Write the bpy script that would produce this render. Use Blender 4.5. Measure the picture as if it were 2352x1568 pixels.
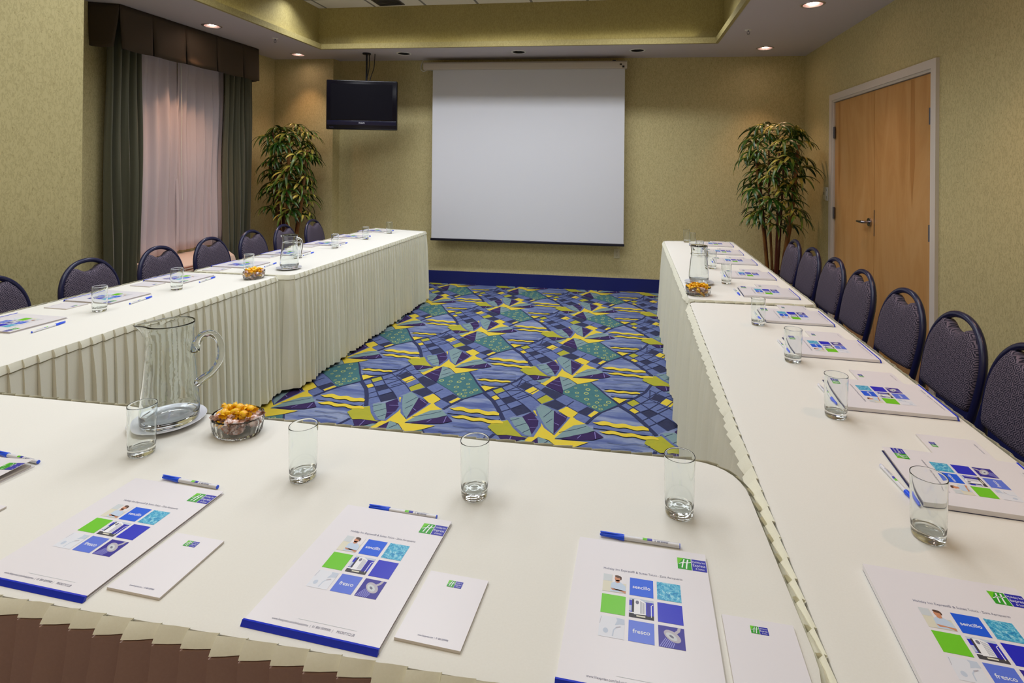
import bpy, bmesh, math, random
from mathutils import Vector, Matrix, Euler
PI = math.pi
rnd = random.Random(7)
for o in list(bpy.data.objects): bpy.data.objects.remove(o)
SC = bpy.context.scene
COL = SC.collection

# ------------------------------------------------------------ camera, world, lights, exposure
cam_d = bpy.data.cameras.new('camera'); cam = bpy.data.objects.new('camera', cam_d); COL.objects.link(cam)
cam_d.sensor_width = 36.0; cam_d.lens = 1218.5 * 36.0 / 2352.0
cam_d.shift_x = (1176 - 1234.0) / 2352.0; cam_d.shift_y = (380.29 - 784) / 2352.0
cam_d.clip_start = 0.05; cam_d.clip_end = 50
MR = ((0.98642, -0.16404, -0.00831), (0.164, 0.98645, -0.00477), (0.00898, 0.00334, 0.99995))  # columns: right, forward, up
m4 = Matrix.Identity(4)
for r in range(3):
    m4[r][0] = MR[r][0]; m4[r][1] = MR[r][2]; m4[r][2] = -MR[r][1]
m4[2][3] = 1.46
cam.matrix_world = m4
SC.camera = cam
SC.view_settings.view_transform = 'Standard'; SC.view_settings.look = 'None'
SC.view_settings.gamma = 1.0; SC.view_settings.use_curve_mapping = False
SC.view_settings.exposure = 0.0
W = bpy.data.worlds.new('world'); SC.world = W; W.use_nodes = True
W.node_tree.nodes['Background'].inputs[0].default_value = (0.35, 0.42, 0.6, 1)
W.node_tree.nodes['Background'].inputs[1].default_value = 0.12

def ZC(x): return 2.736 + (2.0 - x) * 0.0135       # soffit height (sinks a little to the right)
TRAY = 0.49                                        # tray depth above the soffit
def area(name, loc, sx, sy, power, col, rot=(0, 0, 0)):
    d = bpy.data.lights.new(name, 'AREA'); d.shape = 'RECTANGLE'; d.size = sx; d.size_y = sy; d.energy = power; d.color = col
    o = bpy.data.objects.new(name, d); o.location = loc; o.rotation_euler = rot; COL.objects.link(o); return o
def spot(name, loc, power, col, ang, blend, tgt=None):
    d = bpy.data.lights.new(name, 'SPOT'); d.energy = power; d.color = col; d.spot_size = ang; d.spot_blend = blend; d.shadow_soft_size = 0.035
    o = bpy.data.objects.new(name, d); o.location = loc; COL.objects.link(o); return o
NEUT = (0.97, 1.0, 1.05)
for i, x in enumerate((-2.85, -1.3, 0.1)):
    o = area('ceiling_strip_lamp', (x, 5.08, ZC(x) + TRAY - 0.03), 1.2, 0.16, 15.5, NEUT); o.data.spread = math.radians(130)
    for j, y in enumerate((3.1, 1.5, -1.1)):
        o = area('ceiling_panel_lamp', (x, y, ZC(x) + TRAY - 0.03), 0.6, 1.2, (15.5, 12.0, 11)[j] * (1.02, 1.02, .74)[i], NEUT if j < 2 else (1.0, 0.86, 0.64)); o.data.spread = math.radians(152)
# cove tubes behind the lip of the tray, shining up the tray walls
COVE = (1.0, 0.95, 0.62)
area('cove_lamp', (-1.28, 5.665, ZC(-1.28) + 0.045), 4.0, 0.03, 1.1, COVE, (PI, 0, 0))
area('cove_lamp', (-3.515, 2.0, ZC(-3.5) + 0.045), 0.03, 7.0, 1.6, COVE, (PI, 0, 0))
area('cove_lamp', (0.945, 2.0, ZC(0.94) + 0.045), 0.03, 7.0, 1.6, COVE, (PI, 0, 0))
WARM = (1.0, 0.56, 0.32)
LIT_BACK = [(-2.7, -2.2), (-1.2, -2.2), (.4, -2.2)]
LIT = [(1.424, 4.405), (1.448, 5.93), (-3.972, 5.93), (-4.007, 4.598), (1.42, 2.9), (1.42, 1.4), (-3.55, 3.35)]
for x, y in LIT[:6] + LIT_BACK:
    spot('downlight_beam', (x, y, ZC(x) - 0.004), ({-3.972: 24, -4.007: 60, 1.448: 30, 1.424: 18}.get(x, 22) if y > 0 else 50), WARM, math.radians(76), 0.85)

# ------------------------------------------------------------ helpers
def s2l(c):
    return tuple((v / 255.0) / 12.92 if v / 255.0 <= 0.04045 else ((v / 255.0 + 0.055) / 1.055) ** 2.4 for v in c) + (1.0,)
def tag(o, label=None, cat=None, group=None, kind=None):
    if label: o['label'] = label
    if cat: o['category'] = cat
    if group: o['group'] = group
    if kind: o['kind'] = kind
    return o
def finish(bm, sharp=35, smooth=True):
    me = bpy.data.meshes.new('m')
    bm.normal_update(); bm.to_mesh(me); bm.free()
    if smooth:
        for p in me.polygons: p.use_smooth = True
        me.set_sharp_from_angle(angle=math.radians(sharp))
    return me
def link(name, me, mats=None, parent=None, loc=None, rot=None):
    if mats:
        if not isinstance(mats, (list, tuple)): mats = [mats]
        for m in mats: me.materials.append(m)
    me.name = name
    o = bpy.data.objects.new(name, me); COL.objects.link(o)
    if parent: o.parent = parent
    if loc: o.location = loc
    if rot: o.rotation_euler = rot
    return o
def obj(name, bm, mats, parent=None, loc=None, rot=None, sharp=35, smooth=True):
    return link(name, finish(bm, sharp, smooth), mats, parent, loc, rot)
def struct(name, bm, mats, parent=None, **k):
    o = obj(name, bm, mats, parent, **k)
    if not parent: o['kind'] = 'structure'
    return o
def empty(name, loc=(0, 0, 0), rz=0.0, label=None, cat=None, group=None):
    o = bpy.data.objects.new(name, None); COL.objects.link(o); o.location = loc; o.rotation_euler = (0, 0, rz); o.empty_display_size = 0.05
    return tag(o, label, cat, group)
def copy_tree(o, parent=None):
    c = o.copy(); COL.objects.link(c)
    if parent: c.parent = parent
    for ch in list(o.children): copy_tree(ch, c)
    return c
def place(proto, used, loc, rz, label, cat=None, group=None):
    o = proto if not used else copy_tree(proto)
    o.location = loc; o.rotation_euler = (0, 0, rz); tag(o, label, cat, group); return o
def box(bm, x0, x1, y0, y1, z0, z1, mi=0, bev=0.0):
    vs = [bm.verts.new((x, y, z)) for x in (x0, x1) for y in (y0, y1) for z in (z0, z1)]
    fs = []
    for q in ((0, 1, 3, 2), (4, 6, 7, 5), (0, 4, 5, 1), (2, 3, 7, 6), (0, 2, 6, 4), (1, 5, 7, 3)):
        f = bm.faces.new([vs[i] for i in q]); f.material_index = mi; fs.append(f)
    if bev > 0:
        es = list({e for f in fs for e in f.edges})
        r = bmesh.ops.bevel(bm, geom=es, offset=bev, segments=3, profile=0.5, affect='EDGES')
        for f in r['faces']: f.material_index = mi
    return vs
def ring(bm, pts): return [bm.verts.new(p) for p in pts]
def bridge(bm, a, b, mi=0, closed=True):
    n = len(a)
    for i in range(n if closed else n - 1):
        j = (i + 1) % n
        f = bm.faces.new((a[i], a[j], b[j], b[i])); f.material_index = mi
def lathe(bm, prof, n=40, mi=0, sx=1.0, sy=1.0, fn=None, cx=0, cy=0):
    prev = None; f0 = len(bm.faces)
    for r, z in prof:
        if r < 1e-6:
            c = bm.verts.new((cx, cy, z)); cur = [c]
        else:
            pts = []
            for i in range(n):
                a = 2 * PI * i / n; p = (cx + r * math.cos(a) * sx, cy + r * math.sin(a) * sy, z)
                if fn: p = fn(p, a, r, z)
                pts.append(p)
            cur = ring(bm, pts)
        if prev is not None:
            if len(prev) == 1 and len(cur) > 1:
                for i in range(n): bm.faces.new((prev[0], cur[(i + 1) % n], cur[i])).material_index = mi
            elif len(cur) == 1 and len(prev) > 1:
                for i in range(n): bm.faces.new((prev[i], prev[(i + 1) % n], cur[0])).material_index = mi
            elif len(cur) > 1: bridge(bm, prev, cur, mi)
        prev = cur
    bm.faces.ensure_lookup_table(); bmesh.ops.recalc_face_normals(bm, faces=bm.faces[f0:])
def dens(pr):
    o = []
    for (a, b), (c, d) in zip(pr[:-1], pr[1:]):
        L = math.hypot(c - a, d - b)
        ts = (0, .06, .35, .65, .94) if L > .012 else ((0, .12, .88) if L > .006 else (0,))
        for k in ts: o.append((a + (c - a) * k, b + (d - b) * k))
    return o + [pr[-1]]
def tube(bm, pts, rad, n=10, mi=0, cap=True, flat=1.0, up=None):
    pts = [Vector(p) for p in pts]; N = len(pts)
    rads = rad if isinstance(rad, (list, tuple)) else [rad] * N
    rings = []; ref = None
    for i, p in enumerate(pts):
        t = (pts[min(i + 1, N - 1)] - pts[max(i - 1, 0)]).normalized()
        if ref is None:
            ref = Vector(up) if up else (Vector((0, 0, 1)) if abs(t.z) < 0.9 else Vector((1, 0, 0)))
        u = (ref - t * ref.dot(t)).normalized(); v = t.cross(u); ref = u
        rings.append(ring(bm, [p + (u * math.cos(a) * flat + v * math.sin(a)) * rads[i] for a in [2 * PI * k / n for k in range(n)]]))
    for a, b in zip(rings[:-1], rings[1:]): bridge(bm, a, b, mi)
    if cap:
        f = bm.faces.new(rings[0][::-1]); f.material_index = mi
        f = bm.faces.new(rings[-1]); f.material_index = mi
def poly(bm, pts, z=0.0, mi=0):
    try:
        f = bm.faces.new([bm.verts.new((p[0], p[1], z)) for p in pts]); f.material_index = mi
        if f.calc_area() > 0:
            f.normal_update()
            if f.normal.z < 0: f.normal_flip()
        return f
    except ValueError: return None
def ribbon(bm, pts, w, z, mi):
    pts = [Vector((p[0], p[1])) for p in pts]; L = []; R = []
    for i, p in enumerate(pts):
        t = (pts[min(i + 1, len(pts) - 1)] - pts[max(i - 1, 0)]).normalized(); n = Vector((-t.y, t.x)) * w / 2
        L.append(bm.verts.new((p.x + n.x, p.y + n.y, z))); R.append(bm.verts.new((p.x - n.x, p.y - n.y, z)))
    for i in range(len(pts) - 1):
        f = bm.faces.new((R[i], R[i + 1], L[i + 1], L[i])); f.material_index = mi
def smooth_path(pts, n=6):
    pts = [Vector(p) for p in pts]; out = []
    for i in range(len(pts) - 1):
        p0 = pts[max(i - 1, 0)]; p1 = pts[i]; p2 = pts[i + 1]; p3 = pts[min(i + 2, len(pts) - 1)]
        for k in range(n):
            t = k / n
            out.append(0.5 * ((2 * p1) + (p2 - p0) * t + (2 * p0 - 5 * p1 + 4 * p2 - p3) * t * t + (3 * p1 - p0 - 3 * p2 + p3) * t ** 3))
    out.append(pts[-1]); return out
def text_into(bm, s, size, xf, mi, align='LEFT', bold=0.0):
    """lettering as flat mesh faces; xf maps (x, y) of the text plane to a 3-D point"""
    cu = bpy.data.curves.new('t', 'FONT'); cu.body = s; cu.size = size; cu.align_x = align; cu.offset = bold; cu.resolution_u = 3
    o = bpy.data.objects.new('t', cu); COL.objects.link(o)
    dg = bpy.context.evaluated_depsgraph_get(); me = bpy.data.meshes.new_from_object(o.evaluated_get(dg))
    vs = [bm.verts.new(xf(v.co.x, v.co.y)) for v in me.vertices]
    for p in me.polygons:
        try: bm.faces.new([vs[i] for i in p.vertices]).material_index = mi
        except ValueError: pass
    bpy.data.objects.remove(o); bpy.data.curves.remove(cu); bpy.data.meshes.remove(me)

# ------------------------------------------------------------ node shorthand
class Mat:
    def __init__(s, name, col=(200, 200, 200), rough=0.5, **kw):
        s.m = bpy.data.materials.new(name); s.m.use_nodes = True; s.nt = s.m.node_tree
        s.b = s.nt.nodes['Principled BSDF']; s.set('Base Color', s2l(col) if len(col) == 3 else col); s.set('Roughness', rough)
        for k, v in kw.items(): s.set(k.replace('_', ' '), v)
    def set(s, k, v):
        i = s.b.inputs[k]
        if isinstance(v, (int, float, tuple)): i.default_value = v
        else: s.nt.links.new(v, i)
    def n(s, t, **kw):
        nd = s.nt.nodes.new(t)
        for k, v in kw.items(): setattr(nd, k, v)
        return nd
    def math(s, op, a, b=0.0, c=0.0):
        nd = s.n('ShaderNodeMath', operation=op)
        for i, v in enumerate((a, b, c)):
            if isinstance(v, (int, float)): nd.inputs[i].default_value = v
            else: s.nt.links.new(v, nd.inputs[i])
        return nd.outputs[0]
    def coord(s, scale=(1, 1, 1), kind='Object', rot=(0, 0, 0)):
        tc = s.n('ShaderNodeTexCoord')
        mp = s.n('ShaderNodeMapping'); mp.inputs['Scale'].default_value = scale; mp.inputs['Rotation'].default_value = rot
        s.nt.links.new(tc.outputs[kind], mp.inputs['Vector']); return mp.outputs[0]
    def noise(s, vec, scale=5.0, detail=2.0, rough=0.5, dist=0.0):
        nd = s.n('ShaderNodeTexNoise'); nd.inputs['Scale'].default_value = scale; nd.inputs['Detail'].default_value = detail
        nd.inputs['Roughness'].default_value = rough; nd.inputs['Distortion'].default_value = dist
        s.nt.links.new(vec, nd.inputs['Vector']); return nd.outputs[0]
    def ramp(s, fac, stops):
        nd = s.n('ShaderNodeValToRGB'); cr = nd.color_ramp
        while len(cr.elements) < len(stops): cr.elements.new(0.5)
        for e, (p, c) in zip(cr.elements, stops): e.position = p; e.color = s2l(c) if len(c) == 3 else c
        s.nt.links.new(fac, nd.inputs[0]); return nd.outputs[0]
    def mix(s, fac, a, b):
        nd = s.n('ShaderNodeMix', data_type='RGBA')
        for i, v in ((0, fac), (6, a), (7, b)):
            if isinstance(v, (int, float)): nd.inputs[i].default_value = v
            elif isinstance(v, tuple): nd.inputs[i].default_value = s2l(v) if len(v) == 3 else v
            else: s.nt.links.new(v, nd.inputs[i])
        return nd.outputs[2]
    def bump(s, h, strength=0.3, dist=0.002):
        nd = s.n('ShaderNodeBump'); nd.inputs['Strength'].default_value = strength; nd.inputs['Distance'].default_value = dist
        s.nt.links.new(h, nd.inputs['Height']); s.set('Normal', nd.outputs[0])

def wallpaper(name, a, b, c, sc=1.0):
    M = Mat(name, rough=0.75)
    v = M.coord((60 * sc, 60 * sc, 26 * sc), 'Object')
    n1 = M.noise(v, 1.0, 3, 0.6, 0.6)
    r1 = M.math('ABSOLUTE', M.math('SUBTRACT', n1, 0.5)); line = M.math('SUBTRACT', 1.0, M.math('MULTIPLY', r1, 16.0))
    n2 = M.noise(M.coord((150 * sc, 150 * sc, 40 * sc)), 1.0, 2)
    n3 = M.noise(M.coord((3, 3, 1.5)), 1.0, 2)
    col = M.mix(M.math('MULTIPLY', n2, 0.9), a, b)
    nd = M.n('ShaderNodeClamp'); M.nt.links.new(line, nd.inputs[0])
    col = M.mix(M.math('MULTIPLY', nd.outputs[0], 0.42), col, c)
    dk = M.n('ShaderNodeClamp'); M.nt.links.new(M.math('MULTIPLY', M.math('SUBTRACT', M.noise(M.coord((90 * sc, 90 * sc, 60 * sc)), 1.0, 1), 0.66), 10), dk.inputs[0])
    col = M.mix(M.math('MULTIPLY', dk.outputs[0], 0.5), col, c)
    M.set('Base Color', col); M.bump(n1, 0.12, 0.002); return M.m
paper = wallpaper('khaki_wallpaper', (212, 199, 148), (198, 185, 133), (148, 133, 88))
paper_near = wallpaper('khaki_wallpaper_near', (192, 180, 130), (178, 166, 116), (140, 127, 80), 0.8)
def plain(name, col, rough=0.5, **kw): return Mat(name, col, rough, **kw).m
def fabric(name, a, b, rough=0.85, sc=220, bump=0.15, **kw):
    M = Mat(name, a, rough, **kw); v = M.coord((sc, sc, sc)); n = M.noise(v, 1.0, 3)
    M.set('Base Color', M.mix(n, a, b)); M.bump(n, bump, 0.001); return M.m
paint_M = Mat('ceiling_paint', (196, 188, 190), 0.9); pn = paint_M.noise(paint_M.coord((40, 40, 40)), 1, 4); paint_M.bump(pn, 0.08, 0.002); paint = paint_M.m
cloth = fabric('cream_tablecloth', (232, 230, 222), (226, 223, 214), 0.85, 300, 0.06)
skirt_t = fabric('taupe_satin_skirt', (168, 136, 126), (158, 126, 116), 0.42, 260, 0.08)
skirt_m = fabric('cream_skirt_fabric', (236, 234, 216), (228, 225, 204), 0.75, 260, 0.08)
navy_metal = plain('navy_enamel', (22, 24, 62), 0.28)
white_pl = plain('white_plastic', (225, 222, 214), 0.35)
beige_pl = plain('beige_plastic', (205, 196, 160), 0.4)
black_pl = plain('black_plastic', (14, 14, 26), 0.3)
chrome = plain('brushed_steel', (170, 170, 180), 0.25, Metallic=1.0)
dark_steel = plain('dark_steel', (120, 120, 135), 0.35, Metallic=1.0)
baseb = fabric('blue_carpet_base', (16, 30, 108), (12, 22, 92), 0.9, 180, 0.3)
frame_w = plain('white_door_frame', (222, 212, 202), 0.4)
glass = Mat('clear_glass', (250, 253, 252), 0.0, Transmission_Weight=1.0, IOR=1.45).m
china = plain('white_china', (228, 230, 238), 0.12)

# ------------------------------------------------------------ room shell
def quad_wall(name, p, q, z0, z1, mat, thick=0.06, side=1):
    """vertical wall slab whose room face runs p->q (room on its left when side=1)"""
    bm = bmesh.new(); p = Vector(p); q = Vector(q); t = (q - p).normalized(); n = Vector((t.y, -t.x)) * thick * side
    lo = [p, q, q + n, p + n]
    a = ring(bm, [(v.x, v.y, z0) for v in lo]); b = ring(bm, [(v.x, v.y, z1) for v in lo])
    bridge(bm, a, b); bm.faces.new(a[::-1]); bm.faces.new(b); bmesh.ops.recalc_face_normals(bm, faces=bm.faces)
    return struct(name, bm, mat, smooth=False)
XR, YB, XW, XN, YN, YF = 1.98, 6.36, -4.48, -3.62, 3.03, -2.6
DY0, DY1, DH = 3.83, 5.52, 2.13      # door opening on the right wall
def box_struct(name, boxes, mat):
    bm = bmesh.new()
    for b in boxes: box(bm, *b)
    return struct(name, bm, mat, smooth=False)
box_struct('wall_back', [(-3.66, XR + .1, YB, YB + .1, 0, 2.95)], paper)
box_struct('wall_right', [(XR, XR + .1, YF, DY0, 0, 2.95), (XR, XR + .1, DY1, YB + .05, 0, 2.95), (XR, XR + .1, DY0, DY1, DH, 2.95)], paper)
box_struct('wall_front', [(XN - 1, XR + .1, YF - .1, YF, 0, 2.95)], paper)
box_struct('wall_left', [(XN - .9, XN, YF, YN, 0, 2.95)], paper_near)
WY0, WY1, WZ0, WZ1 = 4.02, 5.3, 0.62, 2.3
box_struct('wall_window', [(XW - .12, XW, YN - .05, WY0, 0, 2.95), (XW - .12, XW, WY1, YB, 0, 2.95), (XW - .12, XW, WY0, WY1, 0, WZ0), (XW - .12, XW, WY0, WY1, WZ1, 2.95)], paper)
box_struct('wall_corner', [(XW, -3.66, 6.2, YB + .1, 0, 2.95)], paper)
# window behind the curtains
wn = empty('window_1', (XW - .06, (WY0 + WY1) / 2, WZ0)); wn['kind'] = 'structure'
bm = bmesh.new(); h = (WY1 - WY0) / 2
box(bm, -.03, .03, -h, -h + .05, 0, WZ1 - WZ0); box(bm, -.03, .03, h - .05, h, 0, WZ1 - WZ0); box(bm, -.03, .03, -h + .05, h - .05, 0, .05)
box(bm, -.03, .03, -h + .05, h - .05, WZ1 - WZ0 - .05, WZ1 - WZ0); box(bm, -.025, .025, -.025, .025, .05, WZ1 - WZ0 - .05)
obj('window_frame', bm, dark_steel, wn, smooth=False)
bm = bmesh.new(); box(bm, -.004, .004, -h + .05, h - .05, .05, WZ1 - WZ0 - .05); obj('pane', bm, glass, wn, smooth=False)

# ceiling: soffit ring with a raised tray, plus tray trim in wallpaper
TX0, TX1, TY0, TY1 = -3.47, 0.895, -1.9, 5.62
def zc_verts(bm, pts, dz=0.0): return [bm.verts.new((x, y, ZC(x) + dz)) for x, y in pts]
bm = bmesh.new()
X0, X1, Y0, Y1 = XW - .15, XR + .1, YF - .1, YB + .1
from mathutils.geometry import tessellate_polygon
CANS = LIT[:6] + LIT_BACK + [(.12, 5.95), (-1.217, 5.95), (-2.607, 5.95)]
def inside(q, c):
    s = [(q[(i + 1) % 4][0] - q[i][0]) * (c[1] - q[i][1]) - (q[(i + 1) % 4][1] - q[i][1]) * (c[0] - q[i][0]) for i in range(4)]
    return all(v > 0 for v in s) or all(v < 0 for v in s)
for q in (((X0, Y0), (X0, TY1), (TX0, TY1), (TX0, Y0)), ((X0, TY1), (X0, Y1), (X1, Y1), (X1, TY1)), ((TX1, Y0), (TX1, TY1), (X1, TY1), (X1, Y0)), ((TX0, Y0), (TX0, TY0), (TX1, TY0), (TX1, Y0))):
    loops = [[Vector((x, y, 0)) for x, y in q]]
    for c in CANS:
        if inside(q, c): loops.append([Vector((c[0] + .0695 * math.cos(2 * PI * k / 40), c[1] + .0695 * math.sin(2 * PI * k / 40), 0)) for k in range(40)])
    flat = [v for l in loops for v in l]; vs = [bm.verts.new((v.x, v.y, ZC(v.x))) for v in flat]
    for t_ in tessellate_polygon(loops): bm.faces.new([vs[i] for i in t_]).material_index = 0
bm.faces.new(zc_verts(bm, ((TX0 - .1, TY0 - .1), (TX0 - .1, TY1 + .1), (TX1 + .1, TY1 + .1), (TX1 + .1, TY0 - .1)), TRAY)).material_index = 1
tile_M = Mat('ceiling_tile', (206, 200, 194), 0.9)
tc = tile_M.n('ShaderNodeTexCoord'); sx = tile_M.n('ShaderNodeSeparateXYZ'); tile_M.nt.links.new(tc.outputs['Object'], sx.inputs[0])
def gl(ax, off):
    f = tile_M.math('FRACT', tile_M.math('DIVIDE', tile_M.math('ADD', sx.outputs[ax], off), 0.61)); return tile_M.math('LESS_THAN', f, 0.045)
g = tile_M.math('MAXIMUM', gl(0, 2.87 + 6.1), gl(1, 6.1 - 5.69 + 0.3))
tile_M.set('Base Color', tile_M.mix(g, (206, 200, 194), (120, 116, 114)))
struct('ceiling', bm, [paint, tile_M.m], smooth=False)
bm = bmesh.new()                                    # tray walls set back behind a lip
def rectpath(o): return [(TX0 - o, TY0 - o), (TX1 + o, TY0 - o), (TX1 + o, TY1 + o), (TX0 - o, TY1 + o)]
def loop(o, dz): return zc_verts(bm, rectpath(o), dz)
prev = None
for o_, dz in ((.09, TRAY), (.09, .02), (.02, .02), (.02, .05), (0, .05), (0, -.008), (.03, -.008), (.03, 0)):
    cur = loop(o_, dz)
    if prev: bridge(bm, prev, cur)
    prev = cur
bmesh.ops.recalc_face_normals(bm, faces=bm.faces)
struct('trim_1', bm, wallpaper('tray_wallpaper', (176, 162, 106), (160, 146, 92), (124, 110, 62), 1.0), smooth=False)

# baseboards
def base_strip(name, segs):
    bm = bmesh.new()
    for s in segs: box(bm, *s, 0, .16)
    return struct(name, bm, baseb, smooth=False)
base_strip('baseboard_back', [(-3.65, XR, YB - .012, YB)])
base_strip('baseboard_right', [(XR - .012, XR, YF, DY0 - .06), (XR - .012, XR, DY1 + .06, YB - .012)])
base_strip('baseboard_left', [(XN, XN + .012, YF, YN), (XN, XN + .012, YN, YN + .012)])
base_strip('baseboard_window', [(XW, XW + .012, YN, 6.19), (XW, -3.66, 6.188, 6.2), (-3.66, -3.648, 6.188, YB)])

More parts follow.
